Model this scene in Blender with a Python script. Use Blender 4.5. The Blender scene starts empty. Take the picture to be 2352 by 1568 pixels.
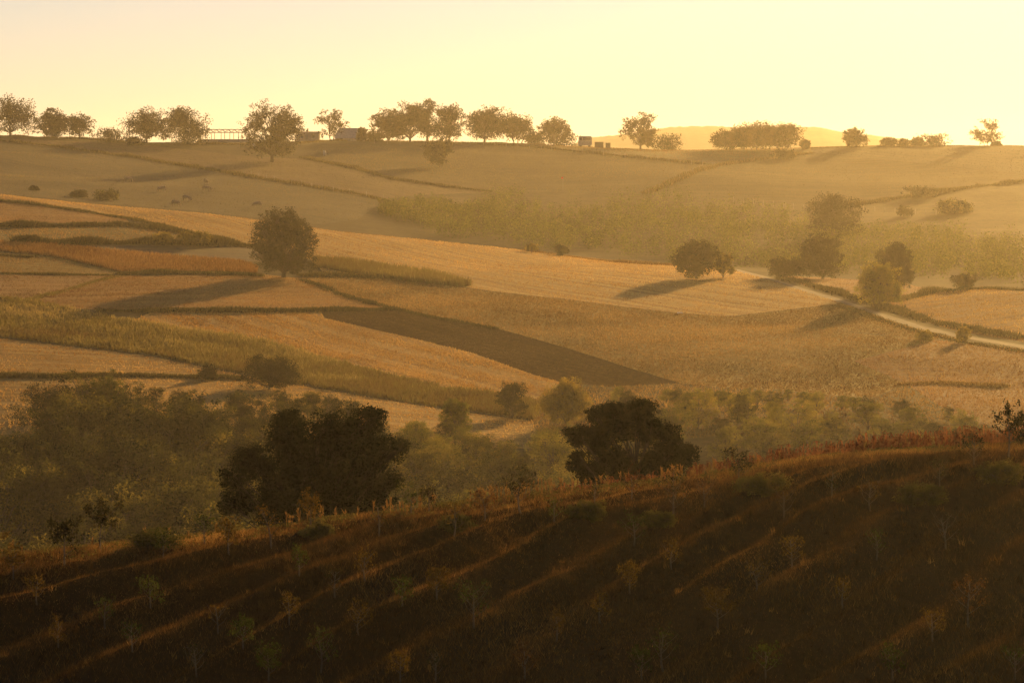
import bpy, math, random
import numpy as np
from mathutils import Vector
from mathutils.geometry import delaunay_2d_cdt

# ------------------------------------------------------------------ camera, sky, sun, exposure
scene = bpy.context.scene
COL = scene.collection
PX_F = 8367.0                                   # focal length in pixels of a 2352 x 1568 frame
PX_CX, PX_CY, PX_HORIZON = 1176.0, 784.0, 440.0
TILT = math.atan((PX_CY - PX_HORIZON) / PX_F)

cam_data = bpy.data.cameras.new('camera')
cam_data.sensor_width = 36.0
cam_data.lens = PX_F / 2352.0 * 36.0
cam_data.clip_start = 0.5
cam_data.clip_end = 20000
cam = bpy.data.objects.new('camera', cam_data)
COL.objects.link(cam)
cam.location = (0, 0, 0)
cam.rotation_euler = (math.pi / 2 - TILT, 0, 0)
scene.camera = cam

SUN_AZ, SUN_EL = math.radians(18.0), math.radians(10.5)   # azimuth to the right of the view (+Y)
world = bpy.data.worlds.new('World')
scene.world = world
world.use_nodes = True
wn, wl = world.node_tree.nodes, world.node_tree.links
wn.clear()
sky = wn.new('ShaderNodeTexSky')
sky.sky_type = 'NISHITA'
sky.sun_disc = False
sky.sun_elevation = SUN_EL
sky.sun_rotation = SUN_AZ
sky.altitude = 200
sky.air_density = 1.0
sky.dust_density = 0.04
sky.ozone_density = 1.0
wt = wn.new('ShaderNodeMix'); wt.data_type = 'RGBA'; wt.blend_type = 'MULTIPLY'
wt.inputs[0].default_value = 1.0
wt.inputs[7].default_value = (1.0, 0.93, 1.22, 1)          # the photograph's warm white balance
bg = wn.new('ShaderNodeBackground'); bg.inputs[1].default_value = 0.042
wo = wn.new('ShaderNodeOutputWorld')
wl.new(sky.outputs[0], wt.inputs[6]); wl.new(wt.outputs[2], bg.inputs[0]); wl.new(bg.outputs[0], wo.inputs[0])

sun_data = bpy.data.lights.new('sun', 'SUN')
sun_data.energy = 5.0
sun_data.angle = math.radians(0.53)
sun_data.color = (1.0, 0.60, 0.19)
sun = bpy.data.objects.new('sun', sun_data)
COL.objects.link(sun)
SUN_DIR = Vector((math.sin(SUN_AZ) * math.cos(SUN_EL), math.cos(SUN_AZ) * math.cos(SUN_EL), math.sin(SUN_EL)))
sun.rotation_euler = SUN_DIR.to_track_quat('Z', 'Y').to_euler()
sun.location = SUN_DIR * 300

scene.view_settings.view_transform = 'Standard'
scene.view_settings.look = 'None'
scene.view_settings.gamma = 1.0
scene.view_settings.exposure = 0.9
scene.render.engine = 'CYCLES'
scene.cycles.max_bounces = 5
scene.cycles.diffuse_bounces = 2
scene.cycles.glossy_bounces = 1
scene.cycles.transmission_bounces = 2
scene.cycles.volume_bounces = 0
scene.cycles.use_denoising = True
HAZE_DENSITY = 0.000062
HAZE_G = 0.73

rng = np.random.default_rng(7)
random.seed(7)

# ------------------------------------------------------------------ pixel <-> direction
def px_dir(x, y):
    """direction of a pixel (2352-wide frame) as X/Y and Z/Y"""
    a = (np.asarray(x, float) - PX_CX) / PX_F
    b = (PX_CY - np.asarray(y, float)) / PX_F
    w = math.cos(TILT) + b * math.sin(TILT)
    return a / w, (-math.sin(TILT) + b * math.cos(TILT)) / w
K = 1.0 / PX_F

# ------------------------------------------------------------------ value noise
_perm = rng.permutation(512)
_vals = rng.random(512)
def vnoise(x, y):
    x = np.asarray(x, float); y = np.asarray(y, float)
    xi = np.floor(x).astype(int); yi = np.floor(y).astype(int)
    fx = x - xi; fy = y - yi
    fx = fx * fx * (3 - 2 * fx); fy = fy * fy * (3 - 2 * fy)
    def h(i, j): return _vals[(_perm[(i & 511)] + j * 57) & 511]
    a = h(xi, yi) * (1 - fx) + h(xi + 1, yi) * fx
    b = h(xi, yi + 1) * (1 - fx) + h(xi + 1, yi + 1) * fx
    return (a * (1 - fy) + b * fy) * 2 - 1
def fbm(x, y, o=4):
    s = 0; a = 1.0; n = 0
    for i in range(o):
        s = s + a * vnoise(x * 2 ** i + 13.7 * i, y * 2 ** i - 7.1 * i); n += a; a *= 0.5
    return s / n

# ------------------------------------------------------------------ terrain
def pchip(xs, ys, q):
    xs = np.asarray(xs, float); ys = np.asarray(ys, float)
    h = np.diff(xs); d = np.diff(ys) / h
    m = np.zeros_like(ys)
    for i in range(1, len(xs) - 1):
        if d[i - 1] * d[i] > 0:
            w1 = 2 * h[i] + h[i - 1]; w2 = h[i] + 2 * h[i - 1]
            m[i] = (w1 + w2) / (w1 / d[i - 1] + w2 / d[i])
    m[0] = d[0]; m[-1] = d[-1]
    q = np.clip(q, xs[0], xs[-1])
    i = np.clip(np.searchsorted(xs, q, side='right') - 1, 0, len(h) - 1)
    t = (q - xs[i]) / h[i]
    return ((2*t**3-3*t**2+1)*ys[i] + (t**3-2*t**2+t)*h[i]*m[i] + (-2*t**3+3*t**2)*ys[i+1] + (t**3-t**2)*h[i]*m[i+1])

# for each column of the photograph: (distance, pixel row of the ground there); rows under -900 give height directly
def H(z): return ('z', z)
FG = 0.6
PROFILES = {
    0:    [(142,1575),(150,1425),(156,1330),(163,1275),(205,H(-21.5)),(250,H(-32)),(300,H(-38)),(345,H(-34)),(400,960),(470,780),(500,720),(535,660),(555,630),(585,585),(605,555),(640,510),(680,460),(700,445),(735,H(-2.2)),(785,440),(870,410),(960,365),(1080,310),(1140,H(16)),(1300,H(8)),(1500,H(-8))],
    400:  [(142,1575),(150,1420),(158,1305),(167,1235),(205,H(-20.4)),(250,H(-32)),(300,H(-38)),(345,H(-34)),(400,950),(440,866),(455,835),(500,745),(515,712),(560,640),(568,627),(610,562),(620,547),(660,503),(685,482),(725,H(-5.5)),(785,478),(870,430),(960,383),(1080,325),(1140,H(14.6)),(1300,H(6)),(1500,H(-8))],
    800:  [(141,1575),(150,1400),(161,1265),(173,1183),(208,H(-19.6)),(250,H(-31)),(300,H(-38)),(350,H(-33)),(395,980),(430,905),(470,830),(525,716),(575,640),(610,595),(650,560),(690,532),(730,H(-9.5)),(780,505),(850,448),(960,385),(1090,319),(1150,H(14)),(1300,H(6)),(1500,H(-8))],
    1176: [(140,1575),(151,1370),(164,1215),(178,1135),(212,H(-18.4)),(255,H(-30)),(300,H(-38)),(355,H(-33)),(400,1000),(425,940),(445,890),(485,800),(530,715),(585,650),(635,608),(690,573),(735,H(-12)),(790,535),(860,478),(950,408),(1100,324),(1160,H(13.5)),(1300,H(5)),(1500,H(-8))],
    1600: [(139,1575),(152,1330),(167,1165),(183,1085),(216,H(-17.4)),(255,H(-29)),(300,H(-37)),(355,H(-32)),(395,975),(445,880),(480,800),(540,710),(600,640),(650,613),(700,H(-14.5)),(770,550),(860,482),(980,388),(1110,343),(1170,H(11)),(1300,H(3)),(1500,H(-8))],
    2000: [(138,1575),(153,1300),(170,1110),(187,1030),(220,H(-16.6)),(260,H(-29)),(300,H(-36)),(355,H(-31)),(395,970),(440,880),(475,800),(510,740),(550,692),(590,655),(650,628),(720,590),(800,532),(900,465),(1000,402),(1110,338),(1170,H(12)),(1300,H(3)),(1500,H(-8))],
    2352: [(138,1575),(154,1275),(172,1085),(190,1012),(222,H(-16.0)),(260,H(-29)),(300,H(-36)),(355,H(-31)),(390,975),(430,885),(465,805),(485,775),(560,668),(640,622),(740,562),(850,498),(980,408),(1110,332),(1170,H(13)),(1300,H(3)),(1500,H(-8))],
}
DGRID = np.arange(0, 1501, 1.0)
_cols = sorted(PROFILES)
_tab = []
for c in _cols:
    ds, zs = [0, 8, 25, 48, 70], [-1.75, -2.3, -6.2, -11.2, -13.2]
    for d, v in PROFILES[c]:
        f = FG if d < 230 else 1.0          # distances on the near hillside
        ds.append(d * f)
        zs.append((v[1] - (4.0 if d < 230 else 0)) * f if isinstance(v, tuple) else float(px_dir(c, v + (3 if 160 < d < 200 else 0))[1]) * d * f)
    _tab.append(pchip(ds, zs, DGRID))
_tab = np.array(_tab)
_ker = np.exp(-0.5 * (np.arange(-6, 7) / 2.2) ** 2); _ker /= _ker.sum()
_tab = np.array([np.convolve(np.pad(r, 6, mode='edge'), _ker, 'valid') for r in _tab])
_ucols = np.array([float(px_dir(c, PX_HORIZON)[0]) for c in _cols])
UGRID = np.linspace(_ucols[0], _ucols[-1], 141)
TAB = np.zeros((141, len(DGRID)))
for j in range(len(DGRID)):
    TAB[:, j] = pchip(_ucols, _tab[:, j], UGRID)

def smooth01(a, b, x):
    t = np.clip((x - a) / (b - a), 0, 1); return t * t * (3 - 2 * t)

ROW_DIR = math.radians(31)          # direction of the old terraces on the near hillside, right of the view
def Zg(X, Y):
    X = np.asarray(X, float); Y = np.asarray(Y, float)
    d = np.clip(Y, 0, 1499)
    u = np.clip(X / np.maximum(Y, 20.0), UGRID[0], UGRID[-1])
    fu = (u - UGRID[0]) / (UGRID[1] - UGRID[0])
    i = np.clip(fu.astype(int), 0, 139); t = fu - i
    j = np.clip(d.astype(int), 0, len(DGRID) - 2); s = d - j
    z = (TAB[i, j] * (1 - s) + TAB[i, j + 1] * s) * (1 - t) + (TAB[i + 1, j] * (1 - s) + TAB[i + 1, j + 1] * s) * t
    # gentle unevenness of the fields
    far = smooth01(380, 430, Y)
    z = z + far * (0.4 * fbm(X / 38, Y / 60, 3) + 0.05 * fbm(X / 4, Y / 9, 2)) + smooth01(740, 830, Y) * 1.7 * fbm(X / 80 + 2, Y / 95, 2)
    # hummocks on the near hillside; the low sun draws them out into long shadows
    w = smooth01(66, 80, Y) * (1 - smooth01(112, 120, Y))
    top = smooth01(-7, -1.2, Y - FG * (163 + 27 * np.clip((u + 0.14) / 0.28, 0, 1) ** 0.8))
    a = X * math.cos(ROW_DIR) - Y * math.sin(ROW_DIR)
    l = X * math.sin(ROW_DIR) + Y * math.cos(ROW_DIR)
    ph = a / 2.15 + 0.62 * fbm(X / 8 + 3, Y / 10, 2)
    ridge = 0.5 + 0.5 * np.sin(2 * math.pi * ph)
    ridge = ridge ** 0.9 * (0.8 + 0.6 * fbm(a / 3.4 - 5, l / 6, 2))
    hum = fbm(a / 1.5 + 3, l / 5.0, 2)
    z = z + w * ((0.44 * (ridge - 0.45) + 0.12 * hum) * (1 - 0.88 * top) - 0.08 * top + 0.05 * fbm(X / 1.1, Y / 1.5, 3))
    return z

_DL = np.arange(40, 1490, 0.5)
def hit(x, y, dmin=50.0, dmax=1250.0):
    """where the ray of a pixel meets the ground, or grazes the brow when it passes over it"""
    u, v = px_dir(x, y)
    D = _DL[(_DL >= dmin) & (_DL <= dmax)]
    ang = Zg(u * D, D) / D
    ok = np.nonzero(ang >= v)[0]
    i = ok[0] if len(ok) else int(np.argmax(ang))
    return float(u * D[i]), float(D[i])

# ------------------------------------------------------------------ mesh helpers
def tag(o, label=None, cat=None, group=None, kind=None):
    if label: o['label'] = label
    if cat: o['category'] = cat
    if group: o['group'] = group
    if kind: o['kind'] = kind
    return o

def mesh_from(name, V, F, mats, smooth=False, var=None):
    """V (n,3) array, F (m,3) or (m,4) int array"""
    V = np.ascontiguousarray(V, dtype=np.float32); F = np.ascontiguousarray(F, dtype=np.int32)
    me = bpy.data.meshes.new(name)
    n, k = F.shape
    me.vertices.add(len(V)); me.vertices.foreach_set('co', V.ravel())
    me.loops.add(n * k); me.loops.foreach_set('vertex_index', F.ravel())
    me.polygons.add(n); me.polygons.foreach_set('loop_start', np.arange(0, n * k, k, dtype=np.int32))
    if smooth: me.polygons.foreach_set('use_smooth', np.ones(n, dtype=bool))
    if var is not None:
        a = me.attributes.new('var', 'FLOAT', 'POINT'); a.data.foreach_set('value', np.ascontiguousarray(var, dtype=np.float32))
    me.update(calc_edges=True)
    for m in (mats if isinstance(mats, (list, tuple)) else [mats]): me.materials.append(m)
    return me

def add(name, me, parent=None, loc=(0, 0, 0), rz=0.0, sc=None):
    o = bpy.data.objects.new(name, me); COL.objects.link(o)
    o.location = loc; o.rotation_euler = (0, 0, rz)
    if sc is not None: o.scale = sc
    if parent is not None: o.parent = parent
    return o

class MB:
    """collects boxes, tubes and lofts into one mesh"""
    def __init__(s): s.v = []; s.f = []
    def quad_box(s, x0, x1, y0, y1, z0, z1):
        b = len(s.v)
        s.v += [(x0,y0,z0),(x1,y0,z0),(x1,y1,z0),(x0,y1,z0),(x0,y0,z1),(x1,y0,z1),(x1,y1,z1),(x0,y1,z1)]
        for q in ((3,2,1,0),(4,5,6,7),(0,1,5,4),(1,2,6,5),(2,3,7,6),(3,0,4,7)): s.f.append(tuple(b + i for i in q))
        return s
    def tube(s, pts, rad, n=6, cap=True):
        pts = [Vector(p) for p in pts]; b = len(s.v); ref = Vector((0.31, 0.87, 0.39))
        for i, p in enumerate(pts):
            d = (pts[min(i + 1, len(pts) - 1)] - pts[max(i - 1, 0)])
            if d.length < 1e-6: d = Vector((0, 0, 1))
            d.normalize(); a = d.cross(ref)
            if a.length < 1e-3: a = d.cross(Vector((1, 0, 0)))
            a.normalize(); c = d.cross(a)
            for k in range(n):
                t = 2 * math.pi * k / n
                s.v.append(tuple(p + (a * math.cos(t) + c * math.sin(t)) * rad[i]))
        for i in range(len(pts) - 1):
            for k in range(n):
                k2 = (k + 1) % n
                s.f.append((b + i*n + k, b + i*n + k2, b + (i+1)*n + k2, b + (i+1)*n + k))
        if cap:
            s.f.append(tuple(b + k for k in range(n))[::-1]); e = b + (len(pts) - 1) * n
            s.f.append(tuple(e + k for k in range(n)))
        return s
    def mesh(s, name, mat, smooth=True):
        me = bpy.data.meshes.new(name); me.from_pydata(s.v, [], s.f); me.materials.append(mat)
        if smooth:
            me.polygons.foreach_set('use_smooth', np.ones(len(me.polygons), dtype=bool))
        me.update(); return me

# ------------------------------------------------------------------ materials
def new_mat(name):
    m = bpy.data.materials.new(name); m.use_nodes = True
    nt = m.node_tree; nt.nodes.clear()
    return m, nt.nodes, nt.links

def ramp(n, stops):
    r = n.new('ShaderNodeValToRGB'); e = r.color_ramp.elements
    while len(e) > 1: e.remove(e[-1])
    e[0].position = stops[0][0]; e[0].color = (*stops[0][1], 1)
    for p, c in stops[1:]:
        q = e.new(p); q.color = (*c, 1)
    return r

def leaf_mat(name, cols, trans=0.35, gloss=0.0):
    """cols: colours spread over leaves and trees; diffuse, part of the light shining through the blade"""
    m, n, l = new_mat(name)
    at = n.new('ShaderNodeAttribute'); at.attribute_name = 'var'
    oi = n.new('ShaderNodeObjectInfo')
    mr = n.new('ShaderNodeMath'); mr.operation = 'MULTIPLY_ADD'; mr.inputs[1].default_value = 0.5; mr.inputs[2].default_value = -0.25
    ad = n.new('ShaderNodeMath'); ad.operation = 'ADD'; ad.use_clamp = True
    l.new(oi.outputs['Random'], mr.inputs[0]); l.new(at.outputs['Fac'], ad.inputs[0]); l.new(mr.outputs[0], ad.inputs[1])
    k = len(cols)
    r = ramp(n, [(i / max(1, k - 1), c) for i, c in enumerate(cols)])
    l.new(ad.outputs[0], r.inputs[0])
    d = n.new('ShaderNodeBsdfDiffuse'); t = n.new('ShaderNodeBsdfTranslucent')
    mx = n.new('ShaderNodeMixShader'); mx.inputs[0].default_value = trans
    l.new(r.outputs[0], d.inputs[0]); l.new(r.outputs[0], t.inputs[0])
    l.new(d.outputs[0], mx.inputs[1]); l.new(t.outputs[0], mx.inputs[2])
    o = n.new('ShaderNodeOutputMaterial')
    if gloss > 0:
        g = n.new('ShaderNodeBsdfGlossy'); g.inputs['Roughness'].default_value = 0.45; g.inputs[0].default_value = (0.9, 0.9, 0.9, 1)
        m2 = n.new('ShaderNodeMixShader'); m2.inputs[0].default_value = gloss
        l.new(mx.outputs[0], m2.inputs[1]); l.new(g.outputs[0], m2.inputs[2]); l.new(m2.outputs[0], o.inputs[0])
    else:
        l.new(mx.outputs[0], o.inputs[0])
    return m

def plain_mat(name, c1, c2, scale=3.0, rough=0.85, bump=0.3):
    m, n, l = new_mat(name)
    g = n.new('ShaderNodeNewGeometry')
    no = n.new('ShaderNodeTexNoise'); no.inputs['Scale'].default_value = scale; no.inputs['Detail'].default_value = 5
    l.new(g.outputs['Position'], no.inputs['Vector'])
    r = ramp(n, [(0.3, c1), (0.7, c2)]); l.new(no.outputs['Fac'], r.inputs[0])
    b = n.new('ShaderNodeBsdfPrincipled'); b.inputs['Roughness'].default_value = rough
    b.inputs['Specular IOR Level'].default_value = 0.25
    l.new(r.outputs[0], b.inputs['Base Color'])
    bp = n.new('ShaderNodeBump'); bp.inputs['Strength'].default_value = bump; bp.inputs['Distance'].default_value = 0.05
    l.new(no.outputs['Fac'], bp.inputs['Height']); l.new(bp.outputs[0], b.inputs['Normal'])
    o = n.new('ShaderNodeOutputMaterial'); l.new(b.outputs[0], o.inputs[0])
    return m

def field_mat(name, cols, ang=0.0, row=1.0, along=0.03, rowmix=0.5, fine=1.5, bump=0.25, blotch=0.02, spec=0.05, rough=0.8, fmix=0.35, sheen=0.13):
    """ground of a field: broad blotches, streaks along the rows, fine grain; the same noises give the relief"""
    m, n, l = new_mat(name)
    g = n.new('ShaderNodeNewGeometry')
    mp = n.new('ShaderNodeMapping'); mp.vector_type = 'POINT'
    mp.inputs['Rotation'].default_value = (0, 0, -ang)
    l.new(g.outputs['Position'], mp.inputs[0])
    st = n.new('ShaderNodeMapping'); st.inputs['Scale'].default_value = (along, row, 0.0)
    l.new(mp.outputs[0], st.inputs[0])
    def noise(src, sc, det, rgh=0.6):
        t = n.new('ShaderNodeTexNoise'); t.inputs['Scale'].default_value = sc; t.inputs['Detail'].default_value = det
        t.inputs['Roughness'].default_value = rgh
        l.new(src, t.inputs['Vector']); return t.outputs['Fac']
    a = noise(st.outputs[0], 1.0, 4, 0.65)
    b = noise(g.outputs['Position'], blotch, 4)
    c = noise(g.outputs['Position'], fine, 5, 0.75)
    def lin(v, k, off=0.0):
        q = n.new('ShaderNodeMath'); q.operation = 'MULTIPLY_ADD'; q.inputs[1].default_value = k; q.inputs[2].default_value = off
        l.new(v, q.inputs[0]); return q.outputs[0]
    def plus(p, q):
        w = n.new('ShaderNodeMath'); w.operation = 'ADD'; l.new(p, w.inputs[0]); l.new(q, w.inputs[1]); return w.outputs[0]
    bm = max(0.0, 1 - rowmix - fmix)
    mixv = plus(plus(lin(a, rowmix), lin(c, fmix)), lin(b, bm))
    k = len(cols)
    r = ramp(n, [(0.34 + 0.32 * i / max(1, k - 1), cc) for i, cc in enumerate(cols)])
    l.new(mixv, r.inputs[0])
    p = n.new('ShaderNodeBsdfPrincipled'); p.inputs['Roughness'].default_value = rough
    p.inputs['Specular IOR Level'].default_value = spec
    l.new(r.outputs[0], p.inputs['Base Color'])
    p.inputs['Sheen Weight'].default_value = sheen; p.inputs['Sheen Roughness'].default_value = 0.5
    l.new(r.outputs[0], p.inputs['Sheen Tint'])
    bp = n.new('ShaderNodeBump'); bp.inputs['Strength'].default_value = 1.0; bp.inputs['Distance'].default_value = bump
    l.new(plus(lin(c, 0.6), lin(a, 0.5)), bp.inputs['Height']); l.new(bp.outputs[0], p.inputs['Normal'])
    o = n.new('ShaderNodeOutputMaterial'); l.new(p.outputs[0], o.inputs[0])
    return m

# ------------------------------------------------------------------ fields: outlines in photograph pixels, laid on the ground
def row_angle(p, q, dmax=1250):
    (x0, y0), (x1, y1) = hit(*p, dmax=dmax), hit(*q, dmax=dmax)
    return math.atan2(y1 - y0, x1 - x0)

STRAW = [(0.1696, 0.0884, 0.0186), (0.3498, 0.2046, 0.0465), (0.5512, 0.3534, 0.0930)]
STRAW_PALE = [(0.135, 0.072, 0.016), (0.30, 0.178, 0.043), (0.47, 0.31, 0.09)]
TAN = [(0.1272, 0.0605, 0.0130), (0.2438, 0.1256, 0.0279), (0.3710, 0.2046, 0.0512)]
OLIVE = [(0.0848, 0.0577, 0.0112), (0.1908, 0.1256, 0.0236), (0.3392, 0.2232, 0.0465)]
SOIL = [(0.05, 0.03, 0.0112), (0.085, 0.05, 0.0186), (0.16, 0.10, 0.0372)]
RUSSET = [(0.0954, 0.0391, 0.0124), (0.1696, 0.0791, 0.0223), (0.2650, 0.1395, 0.0403)]
GREEN = [(0.06, 0.055, 0.016), (0.11, 0.10, 0.028), (0.19, 0.16, 0.05)]
PASTURE = [(0.06, 0.046, 0.018), (0.10, 0.075, 0.03), (0.15, 0.11, 0.045)]

FIELDS = [  # name, label-free setting pieces: name, colours, dmin, dmax, row line, params, outline
 ('dirt_track', [(0.10,0.065,0.03),(0.16,0.11,0.055),(0.22,0.155,0.08)], 420, 680, ((1767,639),(2022,723)), dict(row=1.2,bump=0.06,rowmix=0.5,sheen=0.0,spec=0.05),
  [(1680,617),(1697,619),(1767,637),(1858,666),(1931,687),(2022,718),(2114,747),(2198,767),(2352,793),(2600,816),(2600,824),(2352,800),(2198,774),(2114,757),(2022,728),(1931,695),(1858,673),(1767,643),(1697,625)]),
 ('ploughed_field', SOIL, 380, 700, ((938,750),(1310,850)), dict(row=0.5,along=0.01,bump=0.45,fine=1.2,rowmix=0.25,fmix=0.55,sheen=0.0,spec=0.0),
  [(735,712),(900,709),(1003,730),(1140,754),(1310,802),(1498,861),(1560,880),(1400,888),(1290,878),(1225,861),(1088,812),(938,775),(746,731)]),
 ('stubble_field', STRAW, 380, 700, ((746,750),(1225,872)), dict(row=0.42,along=0.008,rowmix=0.6,bump=0.22,sheen=0.13),
  [(300,739),(350,716),(735,713),(746,731),(938,775),(1088,812),(1225,861),(1290,878),(1250,927),(1140,906),(1037,893),(900,862),(746,824),(649,795),(547,771),(410,754)]),
 ('maize_strip', [(0.10,0.07,0.03),(0.16,0.11,0.04),(0.22,0.15,0.06)], 380, 700, ((200,720),(900,870)), dict(row=1.2,bump=0.3),
  [(-250,668),(0,687),(68,690),(154,710),(300,738),(410,754),(547,771),(649,795),(746,824),(900,862),(1037,893),(1140,906),(1250,927),(1225,965),(1013,937),(825,906),(620,872),(478,843),(342,815),(191,798),(0,774),(-250,762)]),
 ('lower_stubble_field', STRAW_PALE, 370, 560, ((0,850),(420,868)), dict(row=0.4,along=0.012,rowmix=0.5,bump=0.25,sheen=0.07,spec=0.02),
  [(-250,764),(0,776),(191,800),(342,817),(478,845),(620,874),(825,908),(1013,939),(1225,967),(1240,1030),(1000,1030),(600,1000),(0,1010),(-250,1010)]),
 ('tan_field', TAN, 420, 700, ((200,680),(700,672)), dict(row=0.4,along=0.012,rowmix=0.5,bump=0.2,spec=0.03),
  [(68,689),(268,634),(590,629),(690,640),(804,682),(900,706),(735,709),(350,712),(230,712),(154,709)]),
 ('tan_side_field', TAN, 420, 700, ((-100,650),(200,648)), dict(row=1.2,bump=0.2),
  [(-250,630),(0,631),(262,633),(68,688),(0,685),(-250,666)]),
 ('olive_meadow', OLIVE, 380, 700, ((800,650),(1400,790)), dict(row=0.7,along=0.05,rowmix=0.35,fmix=0.4,bump=0.35,fine=1.0,sheen=0.16),
  [(690,640),(750,637),(917,641),(1122,669),(1327,692),(1550,720),(1676,728),(1858,753),(2041,772),(2150,780),(1960,830),(2080,882),(2000,915),(1780,895),(1640,888),(1560,880),(1498,861),(1310,802),(1140,754),(1003,730),(900,707),(804,682)]),
 ('long_stubble_field', STRAW_PALE, 420, 712, ((720,540),(1500,690)), dict(row=0.35,along=0.007,rowmix=0.6,bump=0.22,blotch=0.012,sheen=0.08,spec=0.025),
  [(-250,425),(0,443),(300,474),(600,503),(720,518),(1000,548),(1200,571),(1560,608),(1690,622),(1767,643),(1858,673),(1931,695),(1913,700),(1767,716),(1676,727),(1550,719),(1327,691),(1122,668),(1000,648),(917,640),(750,636),(720,598),(590,565),(430,532),(290,500),(150,478),(0,459),(-250,445)]),
 ('track_side_field', OLIVE, 420, 640, ((1700,730),(1900,702)), dict(row=1.0,bump=0.25),
  [(1676,728),(1767,717),(1913,701),(1931,696),(2022,729),(2114,758),(2198,777),(2150,780),(2041,771),(1858,752)]),
 ('russet_grass_field', RUSSET, 420, 700, ((100,575),(500,610)), dict(row=0.8,bump=0.4,fine=2.0,rowmix=0.2),
  [(-250,545),(0,557),(120,563),(342,586),(547,600),(590,612),(590,627),(290,624),(280,625),(205,608),(120,589),(0,577),(-250,568)]),
 ('small_green_field', OLIVE, 420, 700, ((0,600),(200,612)), dict(row=1.2,bump=0.2),
  [(-250,569),(0,578),(120,590),(205,609),(280,626),(250,630),(0,628),(-250,628)]),
 ('soil_strip', SOIL, 420, 700, ((300,575),(590,580)), dict(row=1.0,bump=0.3),
  [(120,562),(200,563),(380,562),(590,566),(600,600),(547,599),(342,585)]),
 ('upper_green_field', GREEN, 420, 705, ((0,535),(300,530)), dict(row=0.8,bump=0.25),
  [(-250,530),(0,526),(205,521),(308,520),(430,535),(590,566),(380,561),(120,561),(0,555),(-250,543)]),
 ('upper_brown_field', TAN, 420, 705, ((0,490),(250,500)), dict(row=0.8,bump=0.25),
  [(-250,447),(0,461),(150,480),(290,502),(300,517),(205,518),(0,523),(-250,526)]),
 ('red_soil_patch', RUSSET, 500, 760, ((1830,645),(2050,675)), dict(row=1.0,bump=0.3),
  [(1790,634),(1906,638),(2075,650),(2150,668),(2041,693),(1990,690),(1858,660)]),
 ('pale_slope_field', RUSSET, 420, 640, ((2100,720),(2352,690)), dict(row=0.9,rowmix=0.55,bump=0.22,sheen=0.06,spec=0.01),
  [(2041,695),(2150,670),(2260,663),(2352,669),(2600,680),(2600,800),(2352,786),(2198,762),(2060,718)]),
 ('brown_hollow_field', RUSSET, 370, 560, ((2000,850),(2300,850)), dict(row=0.8,bump=0.25),
  [(1962,830),(2150,781),(2352,803),(2600,829),(2600,1000),(2352,1000),(2200,960),(2082,882)]),
 # far slope
 ('hill_top_field', GREEN, 820, 1160, ((1200,335),(1600,360)), dict(row=0.5,rowmix=0.5,bump=0.3,sheen=0.1,spec=0.03),
  [(1100,330),(1350,319),(1640,341),(1850,338),(1870,350),(1760,364),(1640,380),(1400,357)]),
 ('grey_pasture', PASTURE, 740, 1160, ((800,380),(1400,400)), dict(row=0.4,rowmix=0.2,bump=0.3,sheen=0.045,spec=0.008),
  [(700,364),(740,335),(1100,330),(1400,357),(1640,380),(1480,446),(1200,440),(1130,441),(900,413)]),
 ('russet_slope_field', [(0.075, 0.046, 0.018), (0.125, 0.078, 0.03), (0.19, 0.12, 0.045)], 740, 1160, ((300,350),(900,430)), dict(row=0.4,rowmix=0.3,bump=0.3,sheen=0.05,spec=0.015),
  [(0,318),(300,330),(600,362),(700,364),(900,413),(1130,441),(950,449),(880,459),(560,402),(330,363),(0,325)]),
 ('grazing_slope', PASTURE, 730, 1160, ((100,400),(600,460)), dict(row=0.4,rowmix=0.2,bump=0.3,sheen=0.055,spec=0.016),
  [(-250,312),(0,327),(330,367),(560,407),(880,462),(820,505),(740,515),(400,480),(0,445),(-250,430)]),
 ('right_pasture', PASTURE, 740, 1160, ((1700,420),(2300,420)), dict(row=0.4,rowmix=0.3,bump=0.3,sheen=0.035,spec=0.006),
  [(1640,381),(1790,362),(1870,352),(2352,402),(2600,420),(2352,418),(2150,445),(1950,470),(1860,478),(1690,460),(1482,447)]),
 ('right_hilltop', PASTURE, 820, 1160, ((2000,360),(2300,390)), dict(row=0.4,rowmix=0.3,bump=0.3,sheen=0.08,spec=0.012),
  [(1852,348),(1940,337),(2352,330),(2600,330),(2600,418),(2352,400),(1872,351)]),
]

HX0, HX1, HY0, HY1 = -30.0, 30.0, 62.0, 125.0     # the near hillside gets a finer sheet of its own

def densify(poly, step=22):
    out = []
    for (x0, y0), (x1, y1) in zip(poly, poly[1:] + poly[:1]):
        n = max(1, int(math.hypot(x1 - x0, (y1 - y0) * 3) / step))
        out += [(x0 + (x1 - x0) * i / n, y0 + (y1 - y0) * i / n) for i in range(n)]
    return out

polys = []
verts, edges = [], []
def add_loop(pts):
    b = len(verts); verts.extend(Vector(p) for p in pts)
    k = len(pts); edges.extend((b + i, b + (i + 1) % k) for i in range(k))
for name, cols, dmin, dmax, rl, kw, out in FIELDS:
    w = [hit(x, y, dmin, dmax) for x, y in densify(out)]
    clean = [w[0]]
    for p in w[1:]:
        if math.dist(p, clean[-1]) > 0.4: clean.append(p)
    polys.append(np.array(clean)); add_loop(clean)
def edge_pts(a, b, n): return [(a[0] + (b[0]-a[0]) * i / n, a[1] + (b[1]-a[1]) * i / n) for i in range(n)]
add_loop(edge_pts((HX0,HY0),(HX1,HY0),40) + edge_pts((HX1,HY0),(HX1,HY1),40) + edge_pts((HX1,HY1),(HX0,HY1),40) + edge_pts((HX0,HY1),(HX0,HY0),40))
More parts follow.
